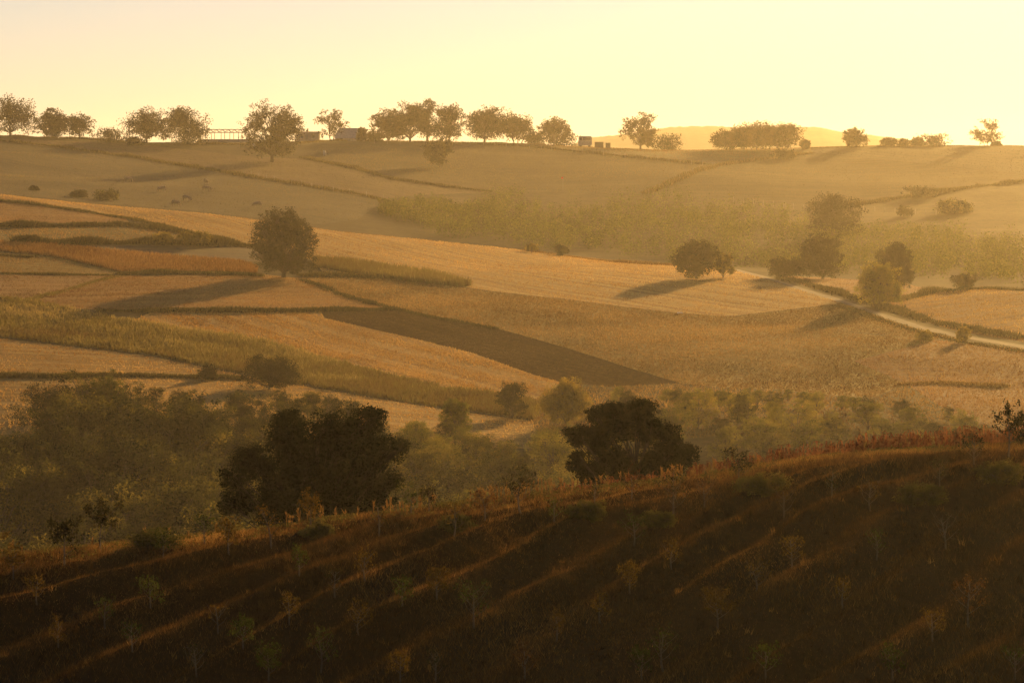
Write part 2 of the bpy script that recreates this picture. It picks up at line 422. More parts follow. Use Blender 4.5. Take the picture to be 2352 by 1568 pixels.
# ground points: fine in view, coarse outside
for Y in list(np.arange(125, 380, 6)) + list(np.arange(380, 720, 3.2)) + list(np.arange(720, 1180, 5.0)):
    for x in np.arange(-140, 2500, 24):
        verts.append(Vector((float(px_dir(x + rng.uniform(-5, 5), 440)[0]) * Y, Y + rng.uniform(-1, 1))))
    for s in (-1, 1):
        for q in (0.165, 0.185, 0.22, 0.28, 0.38, 0.5, 0.7):
            verts.append(Vector((s * q * Y + rng.uniform(-2, 2), Y)))
for Y in list(np.arange(1180, 1500, 25)):
    for X in np.arange(-800, 801, 30): verts.append(Vector((X + rng.uniform(-2, 2), Y)))
for Y in list(np.arange(1500, 4300, 100)):
    for X in np.arange(-1100, 1101, 100): verts.append(Vector((X + rng.uniform(-2, 2), Y)))
for Y in np.arange(-40, 125, 6):
    for X in list(np.arange(-60, 61, 6)) + [-240, -180, -130, -90, 90, 130, 180, 240]:
        if not (HX0 - 1 < X < HX1 + 1 and HY0 - 1 < Y < HY1 + 1): verts.append(Vector((X + rng.uniform(-.5, .5), float(Y) + rng.uniform(-.5, .5))))
for X in np.arange(-1100, 1101, 100):
    for Y in (-200, -100): verts.append(Vector((X, Y)))
for Y in np.arange(-40, 1180, 40):
    for X in (-1100, -1000, -900, 900, 1000, 1100): verts.append(Vector((X, Y)))
r = delaunay_2d_cdt(verts, edges, [], 0, 1e-3)
GV = np.array([(p[0], p[1]) for p in r[0]])
GF = np.array([t for t in r[2] if len(t) == 3])
GZ = Zg(GV[:, 0], GV[:, 1])
cen = GV[GF].mean(axis=1)
def inside(P, poly):
    res = np.zeros(len(P), bool)
    bb = (P[:, 0] >= poly[:, 0].min()) & (P[:, 0] <= poly[:, 0].max()) & (P[:, 1] >= poly[:, 1].min()) & (P[:, 1] <= poly[:, 1].max())
    idx = np.nonzero(bb)[0]
    q = P[idx]; ins = np.zeros(len(q), bool)
    x0, y0 = poly[-1]
    for x1, y1 in poly:
        c = ((y0 > q[:, 1]) != (y1 > q[:, 1]))
        if y1 != y0: ins ^= c & (q[:, 0] < (x1 - x0) * (q[:, 1] - y0) / (y1 - y0) + x0)
        x0, y0 = x1, y1
    res[idx] = ins
    return res
owner = np.full(len(GF), -1)
hill_rect = (cen[:, 0] > HX0) & (cen[:, 0] < HX1) & (cen[:, 1] > HY0) & (cen[:, 1] < HY1)
owner[hill_rect] = -2
for i, p in enumerate(polys):
    sel = inside(cen, p) & (owner == -1)
    owner[sel] = i
# smooth normals are shared over the whole ground, so that fields meet without a seam
def vertex_normals(V, F):
    a, b, c = V[F[:, 0]], V[F[:, 1]], V[F[:, 2]]
    nn = np.cross(b - a, c - a); out = np.zeros_like(V)
    for k in range(3): np.add.at(out, F[:, k], nn)
    return out / np.maximum(np.linalg.norm(out, axis=1, keepdims=True), 1e-9)
G3 = np.column_stack([GV, GZ])
flip = np.cross(G3[GF[:, 1]] - G3[GF[:, 0]], G3[GF[:, 2]] - G3[GF[:, 0]])[:, 2] < 0
GF[flip] = GF[flip][:, ::-1]
GN = vertex_normals(G3, GF)
def ground_piece(name, sel, mat):
    F = GF[sel]; u, inv = np.unique(F, return_inverse=True)
    me = mesh_from(name, G3[u], inv.reshape(F.shape), mat, smooth=True)
    me.normals_split_custom_set_from_vertices([tuple(q) for q in GN[u]])
    return tag(add(name, me), kind='structure')
M_GROUND = field_mat('rough grass ground', [(0.045, 0.03, 0.010), (0.09, 0.062, 0.02), (0.15, 0.105, 0.035)], 0.3, row=0.5, along=0.1, rowmix=0.2, bump=0.4, fine=0.8, sheen=0.03, spec=0.01)
ground_piece('terrain', owner == -1, M_GROUND)
for i, (name, cols, dmin, dmax, rl, kw, out) in enumerate(FIELDS):
    sel = owner == i
    if sel.sum() == 0: continue
    ground_piece(name, sel, field_mat(name, cols, row_angle(*rl, dmax=dmax), **kw))

# the near hillside
hx = np.linspace(HX0, HX1, 231); hy = np.linspace(HY0, HY1, 256)
gx, gy = np.meshgrid(hx, hy)
hz = Zg(gx, gy)
hv = np.column_stack([gx.ravel(), gy.ravel(), hz.ravel()])
ii = np.arange(231 * 256).reshape(256, 231)
hf = np.column_stack([ii[:-1, :-1].ravel(), ii[:-1, 1:].ravel(), ii[1:, 1:].ravel(), ii[1:, :-1].ravel()])
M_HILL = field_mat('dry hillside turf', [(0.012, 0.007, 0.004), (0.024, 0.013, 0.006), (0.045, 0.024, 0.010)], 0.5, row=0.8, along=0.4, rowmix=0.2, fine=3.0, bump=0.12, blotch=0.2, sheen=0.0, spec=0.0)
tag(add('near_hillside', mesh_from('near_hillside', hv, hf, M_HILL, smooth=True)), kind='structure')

# far hills beyond the ridge
def far_hill(name, Y, pts, depth, seed):
    xs = np.linspace(pts[0][0], pts[-1][0], 260)
    ys = pchip([p[0] for p in pts], [p[1] for p in pts], xs)
    ys = ys + 1.6 * fbm(xs / 9.0 + seed, xs * 0 + seed, 3)
    u, v = px_dir(xs, ys)
    V = []; rows = 14
    for j in range(rows):
        t = j / (rows - 1) * 2 - 1
        Yj = Y + t * depth
        zt = v * Y; zb = -9.0
        V.append(np.column_stack([u * Y, np.full_like(u, Yj), zb + (zt - zb) * (1 - t * t)]))
    V = np.concatenate(V); n = len(xs); idx = np.arange(rows * n).reshape(rows, n)
    F = np.column_stack([idx[:-1, :-1].ravel(), idx[:-1, 1:].ravel(), idx[1:, 1:].ravel(), idx[1:, :-1].ravel()])
    return tag(add(name, mesh_from(name, V, F, M_GROUND, smooth=True)), kind='structure')
far_hill('distant_hill', 3400, [(1180,400),(1290,345),(1350,318),(1420,310),(1500,298),(1560,291),(1640,290),(1720,296),(1800,291),(1860,292),(1930,304),(2000,312),(2080,322),(2200,345),(2400,400)], 330, 3.0)

# ------------------------------------------------------------------ trees
def leaf_cloud(C, size, aspect=0.6, droop=0.0, rg=rng):
    """diamond leaves at points C (n,3); returns V, F, var"""
    n = len(C)
    d = rg.normal(size=(n, 3)); d[:, 2] -= droop; d /= np.linalg.norm(d, axis=1, keepdims=True)
    e = rg.normal(size=(n, 3)); e = np.cross(d, e); e /= np.maximum(np.linalg.norm(e, axis=1, keepdims=True), 1e-6)
    s = (size * rg.uniform(0.6, 1.35, n))[:, None]
    V = np.stack([C + d * s * 0.5, C + e * s * 0.5 * aspect, C - d * s * 0.5, C - e * s * 0.5 * aspect], axis=1).reshape(-1, 3)
    F = np.arange(n * 4).reshape(n, 4)
    return V, F

def lobes_auto(rg, w, h, z0, n, rmin, rmax, taper=0.0, dep=1.0):
    """lobes filling an egg-shaped crown from z0 to h"""
    out = []; hc = h - z0
    for i in range(n):
        for _ in range(30):
            p = rg.uniform(-1, 1, 3); e_ = 2.4 if p[2] > 0 else 6.0
            q_ = p[0] ** 2 + p[1] ** 2 + abs(p[2]) ** e_
            if 0.08 < q_ <= 1: break
        rr = rg.uniform(rmin, rmax) * w
        sx = (w / 2 - rr * 0.6) * (1 - taper * p[2])
        out.append((p[0] * sx, p[1] * sx * dep, z0 + hc / 2 + p[2] * max(0.05 * h, hc / 2 - rr * 0.6), rr))
    return out

def tree_meshes(seed, w, h, z0, lobes, nleaf, lsize, mat_leaf, mat_bark, trunk_r, flat=0.85, stems=1, limbs_show=1.0, sides=6, lean=0.0, cl=(0.26, 0.46)):
    """trunk mesh with limbs into every lobe, crown mesh of leaves spread through clumps inside the lobes"""
    rg = np.random.default_rng(seed)
    L = np.array(lobes); wts = L[:, 3] ** 2.2; wts /= wts.sum()
    C = []; 
    twig = []
    for k, (x, y, z, rr) in enumerate(lobes):
        n = max(6, int(nleaf * wts[k]))
        nc = int(rg.integers(10, 15))
        d = rg.normal(size=(nc, 3)); d /= np.linalg.norm(d, axis=1, keepdims=True)
        rad = rr * rg.uniform(0.35, 1.0, nc) ** 0.6
        cc = np.array([x, y, z]) + d * rad[:, None] * np.array([1, 1, flat])
        cr = rr * rg.uniform(cl[0], cl[1], nc)
        twig.append((cc, rg.random(nc)))
        which = rg.integers(0, nc, n)
        q = rg.normal(size=(n, 3)); q /= np.linalg.norm(q, axis=1, keepdims=True)
        q *= (rg.random(n) ** 0.45)[:, None] * (1 + 0.35 * (rg.random(n) < 0.08))[:, None]
        C.append(cc[which] + q * cr[which][:, None] * np.array([1.1, 1.1, 0.8]))
    C = np.concatenate(C)
    C = C[C[:, 2] > 0.03 * h]
    V, F = leaf_cloud(C, lsize, rg=rg)
    clump = 0.5 + 0.5 * vnoise(C[:, 0] / (0.13 * w) + seed, C[:, 2] / (0.13 * w) + C[:, 1])
    var = np.repeat(np.clip(0.85 * clump + 0.15 * rg.random(len(C)), 0, 1), 4)
    crown = mesh_from('crown', V, F, mat_leaf, var=var)
    mb = MB()
    fork = z0 * 0.75 + 0.06 * h
    for s in range(stems):
        ox = (s - (stems - 1) / 2) * 0.22 * w if stems > 1 else 0.0
        top = (ox * 0.8 + lean * w, 0.0, h * 0.72)
        p = [(ox * 0.35, 0, -0.4), (ox * 0.45 + lean * w * 0.1, 0.02 * w, fork * 0.5), (ox * 0.6 + lean * w * 0.35, -0.01 * w, fork), (ox * 0.7 + lean * w * 0.7, 0.02 * w, (fork + h * 0.72) / 2), top]
        r0 = trunk_r / math.sqrt(stems)
        mb.tube(p, [r0 * 1.25, r0, r0 * 0.85, r0 * 0.5, r0 * 0.15], sides)
    order = range(len(lobes))
    for k in order:
        x, y, z, rr = lobes[k]
        s = int(rg.integers(0, stems)); ox = (s - (stems - 1) / 2) * 0.22 * w if stems > 1 else 0.0
        zs = min(max(fork * 0.9, z - 0.55 * abs(x - ox) - 0.25 * h), h * 0.6)
        a = Vector((ox * 0.6 + lean * w * 0.4, 0, zs)); b = Vector((x, y, z))
        m = a.lerp(b, 0.5) + Vector((rg.normal() * 0.03 * w, rg.normal() * 0.03 * w, 0.05 * h - 0.03 * h * rg.random()))
        r1 = trunk_r * 0.32 * limbs_show
        mb.tube([a, m, b], [r1, r1 * 0.65, r1 * 0.3], 5, cap=False)
        cc, rd = twig[k]
        for c, q in zip(cc, rd):
            if q < 0.7:
                e = Vector(c); mm = b.lerp(e, 0.5) + Vector((0, 0, 0.03 * h * (q - 0.3)))
                mb.tube([m.lerp(b, 0.4 + 0.6 * q), mm, e], [r1 * 0.32, r1 * 0.22, r1 * 0.1], 4, cap=False)
    trunk = mb.mesh('trunk', mat_bark)
    return trunk, crown

BARK = plain_mat('bark', (0.035, 0.024, 0.016), (0.09, 0.065, 0.045), 6.0)
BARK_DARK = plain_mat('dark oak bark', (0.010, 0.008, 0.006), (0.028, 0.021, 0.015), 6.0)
BARK_PALE = plain_mat('pale bark', (0.04, 0.028, 0.02), (0.085, 0.06, 0.045), 9.0)
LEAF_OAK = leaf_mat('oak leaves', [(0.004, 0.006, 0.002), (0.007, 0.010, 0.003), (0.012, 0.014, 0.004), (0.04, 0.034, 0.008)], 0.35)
LEAF_WOOD = leaf_mat('wood leaves', [(0.006, 0.008, 0.003), (0.018, 0.021, 0.007), (0.055, 0.052, 0.013), (0.19, 0.145, 0.032)], 0.55)
LEAF_FIELD = leaf_mat('field tree leaves', [(0.012, 0.013, 0.004), (0.025, 0.025, 0.007), (0.045, 0.038, 0.010), (0.08, 0.06, 0.015)], 0.3)
LEAF_YOUNG = leaf_mat('young plantation leaves', [(0.045, 0.048, 0.010), (0.08, 0.082, 0.015), (0.13, 0.125, 0.022), (0.20, 0.17, 0.032)], 0.5)
LEAF_YELLOW = leaf_mat('yellowing leaves', [(0.07, 0.055, 0.013), (0.16, 0.12, 0.024), (0.28, 0.19, 0.034), (0.42, 0.28, 0.05)], 0.6)

LEAF_PALE = leaf_mat('pale wood leaves', [(0.06, 0.06, 0.014), (0.13, 0.12, 0.024), (0.22, 0.18, 0.034), (0.34, 0.25, 0.05)], 0.55)  # brighter copy of the wood leaves; sunlight on the crowns put into its colour

def thing(name, label, cat, loc, rz=0.0, group=None):
    o = bpy.data.objects.new(name, None); COL.objects.link(o)
    o.location = loc; o.rotation_euler = (0, 0, rz); o.empty_display_size = 0.5
    return tag(o, label, cat, group)

def px_size(x0, x1, yt, yb, Y): return (x1 - x0) * K * Y, (yb - yt) * K * Y

def place_tree(name, label, cat, box, seed, dmin=100, dmax=1250, z0=0.2, nl=14, rmin=0.16, rmax=0.26, nleaf=2600, lsize=None,
               leaf=None, bark=None, trunk=0.03, group=None, stems=1, D=None, flat=0.85, taper=0.15, sink=0.15, dep=0.9):
    x0, x1, yt, yb = box
    cx = (x0 + x1) / 2
    if D is None: X, Y = hit(cx, yb, dmin, dmax)
    else: Y = D; X = float(px_dir(cx, yb)[0]) * Y
    w, h = px_size(x0, x1, yt, yb, Y)
    zb = float(Zg(X, Y)); ztop = float(px_dir(cx, yt)[1]) * Y
    h = max(0.6, ztop - zb)
    rg = np.random.default_rng(seed); z0 = z0 * 0.35; w = w * (1.22 if Y > 900 else 1.1); nl = int(nl * 2.0); nleaf = int(nleaf * 3.0)
    lb = lobes_auto(rg, w, h, z0 * h, nl, rmin, rmax, taper, dep)
    if lsize is None: lsize = max(0.10, 1.55 * Y / 3643.0)
    t, c = tree_meshes(seed, w, h, z0 * h, lb, nleaf, lsize, leaf or LEAF_FIELD, bark or BARK, max(0.05, trunk * h), flat, stems)
    o = thing(name, label, cat, (X, Y, zb - sink * 0.3), 0.0, group)
    add('trunk', t, o); add('crown', c, o)
    return o

G_R = 'trees along the ridge'
RID = dict(dmin=900, dmax=1160, group=G_R)
R = [
 ((-34,80,221,306), 'ridge_tree', 'broad dark tree at the left end of the ridge', dict(z0=0.12, nl=16)),
 ((84,154,249,309), 'ridge_tree', 'low rounded dark tree second from left on the ridge', dict(z0=0.05, nl=12)),
 ((148,218,262,314), 'ridge_tree', 'loose feathery tree sloping down to the right, third along the ridge', dict(z0=0.1, nl=12, nleaf=1300)),
 ((287,386,241,328), 'ridge_tree', 'round-crowned ridge tree, left of the pair beside the open frame shed', dict(z0=0.2, nl=18)),
 ((376,469,242,328), 'ridge_tree', 'round-crowned ridge tree touching the open frame shed, right of its pair', dict(z0=0.22, nl=18)),
 ((728,796,242,321), 'thin_tree', 'thin open-branched tree between the two ridge buildings', dict(z0=0.25, nl=16, rmin=0.09, rmax=0.17, nleaf=750, stems=2, trunk=0.022)),
 ((852,930,250,314), 'ridge_tree', 'leftmost tree of the long ridge grove, low rounded crown', dict(z0=0.12, nl=14)),
 ((896,988,236,314), 'ridge_tree', 'wide dark tree second from left in the ridge grove', dict(z0=0.12, nl=20, nleaf=3400)),
 ((960,1003,225,314), 'ridge_tree', 'tall slender tree standing highest in the ridge grove', dict(z0=0.35, nl=12, rmin=0.2, rmax=0.34, nleaf=1100)),
 ((998,1066,229,314), 'ridge_tree', 'upright tree just right of the slender tree in the ridge grove', dict(z0=0.18, nl=16, nleaf=2400)),
 ((1066,1160,239,316), 'ridge_tree', 'widest flat-topped tree in the right half of the ridge grove', dict(z0=0.2, nl=20, nleaf=3400)),
 ((1150,1229,253,319), 'ridge_tree', 'domed tree with visible trunks at the right end of the grove', dict(z0=0.28, nl=15, stems=3)),
 ((1236,1309,267,324), 'ridge_tree', 'small round tree standing alone right of the ridge grove', dict(z0=0.18, nl=14, nleaf=1700)),
 ((1431,1511,258,332), 'ridge_tree', 'solitary egg-shaped tree left of the distant hill on the ridge', dict(z0=0.12, nl=18, nleaf=1900, rmin=0.12, rmax=0.2)),
 ((1638,1718,292,345), 'ridge_tree', 'low left tree of the clump in front of the distant hill', dict(z0=0.05, nl=14)),
 ((1690,1785,278,345), 'ridge_tree', 'middle tree of the clump in front of the distant hill', dict(z0=0.18, nl=18, nleaf=2800, stems=3)),
 ((1755,1841,277,344), 'ridge_tree', 'right tree of the clump in front of the distant hill', dict(z0=0.2, nl=18, nleaf=2800, stems=3)),
 ((1941,1989,289,339), 'ridge_tree', 'small upright bushy tree alone on the saddle at right', dict(z0=0.05, nl=12, rmin=0.2, rmax=0.3, nleaf=1500)),
 ((2237,2299,270,333), 'ridge_tree', 'small airy tree with forked bare trunk at far right of ridge', dict(z0=0.34, nl=14, nleaf=750, stems=3, rmin=0.12, rmax=0.22, trunk=0.02)),
]
for i, (box, nm, lab, kw) in enumerate(R):
    place_tree(nm, lab, 'tree', box, 100 + i, **{**RID, **kw})
place_tree('hillside_oak', 'large spreading oak standing just below the ridge beside open frame shed', 'tree', (558,691,230,372), 131, dmin=900, dmax=1160, z0=0.16, nl=34, nleaf=4600, rmin=0.10, rmax=0.18, trunk=0.03)
place_tree('hillside_tree', 'faint isolated tree in the pasture below the ridge grove', 'tree', (978,1042,315,385), 132, dmin=850, dmax=1160, z0=0.15, nl=14, leaf=LEAF_WOOD)

SHR = dict(dmin=880, dmax=1160, nleaf=700, z0=0.0, nl=10, rmin=0.18, rmax=0.3, group='shrubs along the ridge', trunk=0.02, sink=0.5)
for i, (box, lab) in enumerate([
 ((218,282,294,327), 'ragged low shrub on the skyline left of the paired ridge trees'),
 ((290,330,312,334), 'low shrub at the foot of the left paired tree'),
 ((395,475,300,333), 'dense shrub at the foot of the right paired tree'),
 ((1490,1564,309,340), 'wide low bush right of the solitary egg-shaped tree'),
 ((1255,1330,312,327), 'sparse scrub on the skyline left of the parked van'),
 ((838,880,304,320), 'low scrub at the right end of the barn'),
 ((820,842,290,320), 'thin shrub against the barn end wall'),
 ((1210,1245,302,324), 'scrub between the grove and the small round tree'),
 ((2024,2059,313,336), 'small rounded bush on the right skyline'),
 ((2066,2086,316,335), 'tiny wispy bush right of the small rounded bush'),
 ((2091,2122,314,335), 'dark low bush on the right skyline beside wispy one'),
 ((2114,2176,311,336), 'wide uneven bush on the right skyline'),
 ((1838,1862,318,343), 'sprawling shrub at the right edge of the three-tree clump'),
 ((1775,1820,343,364), 'bush at the field corner below the three-tree clump'),
 ((2280,2300,324,334), 'tiny tuft beside the airy far right tree'),
]):
    place_tree('skyline_shrub', lab, 'shrub', box, 200 + i, **SHR)

# trees and bushes in the fields
MID = dict(dmin=400, dmax=712)
place_tree('field_tree', 'big dark oval tree casting a long shadow on the tan field', 'tree', (577,726,471,637), 301, **MID, z0=0.06, nl=44, nleaf=9000, rmin=0.11, rmax=0.18, trunk=0.035, taper=0.1)
place_tree('field_tree', 'round dense tree by the track end, casting a shadow on stubble', 'tree', (1549,1650,544,641), 302, **MID, z0=0.0, nl=34, nleaf=6500, rmin=0.16, rmax=0.22, trunk=0.03, taper=0.0)
place_tree('field_bush', 'yellowish bush against the right side of the round dense tree', 'bush', (1636,1686,578,638), 303, **MID, z0=0.0, nl=12, nleaf=1500, leaf=LEAF_YELLOW)
place_tree('field_tree', 'tall hazy tree right of the bush where the track begins', 'tree', (1838,1942,531,641), 304, dmin=400, dmax=760, z0=0.08, nl=30, nleaf=5200, rmin=0.14, rmax=0.2)
place_tree('field_bush', 'spreading bush at the left foot of the tall hazy tree', 'bush', (1758,1850,588,640), 305, dmin=400, dmax=760, z0=0.0, nl=16, nleaf=2400, rmin=0.16, rmax=0.22)
place_tree('field_tree', 'broad hazy tree rising behind the young plantation', 'tree', (1858,1981,437,536), 306, D=780, z0=0.06, nl=30, nleaf=5200, rmin=0.14, rmax=0.2)
place_tree('field_tree', 'rounded green tree standing beside the dirt track', 'tree', (1972,2068,588,702), 307, **MID, z0=0.0, nl=32, nleaf=6000, rmin=0.15, rmax=0.22, leaf=LEAF_PALE)
place_tree('field_tree', 'darker tree half hidden behind the green tree by the track', 'tree', (2008,2102,555,665), 308, dmin=400, dmax=760, z0=0.06, nl=28, nleaf=5000, rmin=0.14, rmax=0.2)
place_tree('field_tree', 'faint small tree on the far slope at right edge of plantation', 'tree', (2152,2232,463,545), 309, D=870, z0=0.1, nl=20, nleaf=2400, leaf=LEAF_WOOD)
place_tree('field_bush', 'low bush at the lower right edge of the plantation', 'bush', (2186,2246,622,664), 310, dmin=400, dmax=760, z0=0.0, nl=12, nleaf=1500)
place_tree('field_bush', 'small round bush on the stubble brow below the plantation', 'bush', (1274,1304,561,588), 311, **MID, z0=0.0, nl=9, nleaf=900)
place_tree('field_bush', 'tiny pale bush on the brow left of the small round bush', 'bush', (1206,1236,556,580), 312, **MID, z0=0.0, nl=7, nleaf=350, leaf=LEAF_YELLOW)
place_tree('field_bush', 'wide dark dense bush at the edge of the maize strip', 'bush', (552,684,808,880), 313, D=432, z0=0.0, nl=26, nleaf=6500, rmin=0.14, rmax=0.2, lsize=0.15)
place_tree('field_bush', 'small bush left of the wide dark bush on the stubble', 'bush', (455,501,833,872), 314, dmin=400, dmax=520, z0=0.0, nl=12, nleaf=1200, lsize=0.16)
place_tree('verge_bush', 'dark bush at the left end of the field hedge', 'bush', (42,92,541,558), 315, **MID, z0=0.0, nl=8, nleaf=700)
place_tree('verge_bush', 'fuzzy bush in the hedge left of the shadow-casting oval tree', 'bush', (352,402,532,562), 316, **MID, z0=0.0, nl=9, nleaf=900, leaf=LEAF_YELLOW)
place_tree('verge_bush', 'larger fuzzy bush in the hedge nearest the oval tree', 'bush', (408,490,530,564), 317, **MID, z0=0.0, nl=12, nleaf=1200, leaf=LEAF_YELLOW)
place_tree('verge_bush', 'bushy sapling beside the dirt track at lower right', 'bush', (2196,2232,748,786), 318, dmin=400, dmax=600, z0=0.0, nl=9, nleaf=700, leaf=LEAF_YELLOW)
place_tree('verge_bush', 'rusty low bush at the near end of the dirt track', 'bush', (2098,2146,758,782), 319, dmin=400, dmax=600, z0=0.0, nl=8, nleaf=600, leaf=LEAF_YELLOW)
place_tree('slope_bush', 'dark little bush above the stubble brow at far left', 'bush', (66,90,428,450), 320, D=800, z0=0.0, nl=7, nleaf=500)
place_tree('slope_bush', 'low bush on the grazing slope just above stubble brow', 'bush', (155,200,440,460), 321, D=790, z0=0.0, nl=9, nleaf=700)
place_tree('slope_bush', 'pale yellowish bush above the stubble brow beside the low bush', 'bush', (215,275,435,462), 322, D=790, z0=0.0, nl=9, nleaf=600, leaf=LEAF_WOOD)
place_tree('slope_bush', 'dark bush in the hedge line on the right-hand far slope', 'bush', (2085,2150,432,452), 323, dmin=850, dmax=1160, z0=0.0, nl=9, nleaf=700)
place_tree('slope_bush', 'dusky hedge bush on the far slope left of faint small tree', 'bush', (2060,2100,470,492), 324, D=860, z0=0.0, nl=8, nleaf=500)

# the two oaks just behind the crest of the near hillside: clumps follow their outlines
def oak(name, label, D, base_px, trunk_px, clumps, scale, ox, oy, seed, nleaf, lsize):
    X, Y = float(px_dir(trunk_px, base_px)[0]) * D, D
    zb = float(Zg(X, Y))
    rg = np.random.default_rng(seed); lb = []
    for cx, cy, rr in clumps:
        px, py = ox + cx * scale, oy + cy * scale
        u, v = px_dir(px, py); r_ = rr * scale * K * D
        for s in range(3 if rr > 190 else 2):
            lb.append((float(u) * D - X + rg.normal() * 0.1 * r_, rg.normal() * 1.0, float(v) * D - zb + rg.normal() * 0.1 * r_, r_ * rg.uniform(0.8, 1.05)))
    h = max(l[2] + l[3] for l in lb); w = max(l[0] for l in lb) - min(l[0] for l in lb)
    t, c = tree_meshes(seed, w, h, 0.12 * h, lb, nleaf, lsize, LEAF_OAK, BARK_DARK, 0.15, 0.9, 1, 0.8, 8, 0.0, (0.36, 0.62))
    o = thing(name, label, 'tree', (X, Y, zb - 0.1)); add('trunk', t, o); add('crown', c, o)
    return o
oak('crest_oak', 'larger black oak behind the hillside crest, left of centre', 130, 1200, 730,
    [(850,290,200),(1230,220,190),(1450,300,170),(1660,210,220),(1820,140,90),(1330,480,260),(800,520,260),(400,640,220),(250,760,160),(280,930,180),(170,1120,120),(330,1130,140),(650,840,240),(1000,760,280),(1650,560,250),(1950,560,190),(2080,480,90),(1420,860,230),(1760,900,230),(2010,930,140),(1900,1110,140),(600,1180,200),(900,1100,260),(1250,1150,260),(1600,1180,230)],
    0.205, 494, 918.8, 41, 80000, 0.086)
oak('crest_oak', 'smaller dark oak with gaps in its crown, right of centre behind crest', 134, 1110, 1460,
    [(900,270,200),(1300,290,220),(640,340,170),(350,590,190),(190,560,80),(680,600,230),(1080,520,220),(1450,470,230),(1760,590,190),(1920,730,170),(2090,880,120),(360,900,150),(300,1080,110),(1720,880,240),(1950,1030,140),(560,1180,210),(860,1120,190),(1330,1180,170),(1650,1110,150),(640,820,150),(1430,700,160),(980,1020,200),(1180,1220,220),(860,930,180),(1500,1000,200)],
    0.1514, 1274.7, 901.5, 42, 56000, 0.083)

# the wood in the valley: a handful of tree shapes, each standing tree an object of its own
WOOD = []
for i in range(9):
    rg = np.random.default_rng(500 + i)
    w = rg.uniform(0.72, 1.0); lb = lobes_auto(rg, w, 1.0, 0.14 if i % 3 else 0.02, 20, 0.15, 0.23, 0.2)
    WOOD.append(tree_meshes(500 + i, w, 1.0, 0.1, lb, 11000, 0.020, LEAF_PALE if i >= 6 else LEAF_WOOD, BARK, 0.022))
def wood_tree(label, px, D, h, proto, group, name='wood_tree', wide=1.0):
    X = float(px_dir(px, 1000)[0]) * D
    o = thing(name, label, 'tree', (X, D, float(Zg(X, D)) - 0.2), random.uniform(0, 6.28), group)
    t, c = WOOD[proto]
    add('trunk', t, o, sc=(h * wide, h * wide, h)); add('crown', c, o, sc=(h * wide, h * wide, h))
    return o
OUT_X = [0,60,78,200,320,400,450,560,700,800,870,940,1010,1080,1130,1225,1260,1310,1350,1420,1600,1800,1950,2100,2250,2352,2500]
OUT_Y = [965,965,880,872,876,882,880,884,878,905,945,955,950,965,985,1005,965,965,945,880,884,882,898,912,940,975,985]
def outline(x): return float(np.interp(x, OUT_X, OUT_Y))
CPX = np.arange(-160, 2520, 40.0); CV = []
for c_ in CPX:
    u_ = float(px_dir(c_, 440)[0]); d_ = np.arange(84, 120, 0.25); CV.append(float((Zg(u_ * d_, d_) / d_).max()))
placed = []
def try_wood(n, xr, dr, hr, label, group, sp, protos, wide=1.0, tries=6000):
    k = 0
    for _ in range(tries):
        if k >= n: break
        px = random.uniform(*xr); D = random.uniform(*dr)
        X = float(px_dir(px, 1000)[0]) * D
        zb = float(Zg(X, D)); lim = float(px_dir(px, outline(px))[1]) * D
        h = random.uniform(*hr)
        if zb + h * 1.02 > lim: h = (lim - zb) / 1.03 * random.uniform(0.9, 1.0)
        if h < hr[0] * 0.62: continue
        top_v = (zb + h) / D; crest_v = float(np.interp(px, CPX, CV))
        if top_v < crest_v + 0.0022: continue          # hidden behind the near hillside
        if any((X - a) ** 2 + ((D - b) * 0.8) ** 2 < sp ** 2 for a, b in placed): continue
        placed.append((X, D)); k += 1
        band = 'upper edge' if D > dr[1] - 28 or dr[0] > 360 else ('middle' if D > dr[1] - 70 else 'foot')
        wood_tree(label.replace('@', band), px, D, h, random.choice(protos), group, wide=wide)
    return k
# trees one can tell apart on the upper edge of the left wood
for px, D, h_top, lab, pr in [
  (112, 384, 852, 'tall tree with bare lower trunk at the left end of the wood', 1),
  (190, 383, 838, 'tall tree second from left on the upper edge of the wood', 4),
  (252, 386, 836, 'tallest pale-topped tree on the upper edge of the left wood', 7),
  (300, 388, 862, 'tree right of the tallest pale-topped tree at wood edge', 2)]:
    X = float(px_dir(px, 900)[0]) * D; zb = float(Zg(X, D)); h = float(px_dir(px, h_top)[1]) * D - zb
    placed.append((X, D)); wood_tree(lab, px, D, h, pr, 'tall trees at the edge of the left wood')
place_tree('round_tree', 'pale round-headed tree standing at the end of the maize strip', 'tree', (1243,1357,864,985), 330, D=408, z0=0.02, nl=34, nleaf=6500, rmin=0.15, rmax=0.2, leaf=LEAF_YELLOW, lsize=0.17)
place_tree('pale_tree', 'yellow-green bushy-topped tree poking above the middle of the wood', 'tree', (1012,1080,905,1010), 331, D=392, z0=0.1, nl=20, nleaf=2600, leaf=LEAF_YOUNG, lsize=0.17)
place_tree('edge_bush', 'dusky bush left of the pale round-headed tree', 'bush', (1140,1215,870,935), 332, D=418, z0=0.0, nl=14, nleaf=2000, lsize=0.17)
n0 = try_wood(34, (90, 880), (366, 405), (4.5, 9.5), 'leafy tree in the @ of the shaded left valley wood', 'trees massed in the left valley wood', 3.6, [0,1,2,3,4,5])
n1 = try_wood(70, (-90, 940), (268, 404), (8, 14), 'leafy tree in the @ of the shaded left valley wood', 'trees massed in the left valley wood', 5.2, [0,1,2,3,4,5], wide=1.05)
n2 = try_wood(40, (930, 1340), (280, 400), (6, 10), 'leafy tree at the @ of the wood between the two oaks', 'trees massed in the middle valley wood', 4.3, [0,1,3,5,6,7,8], wide=1.05)
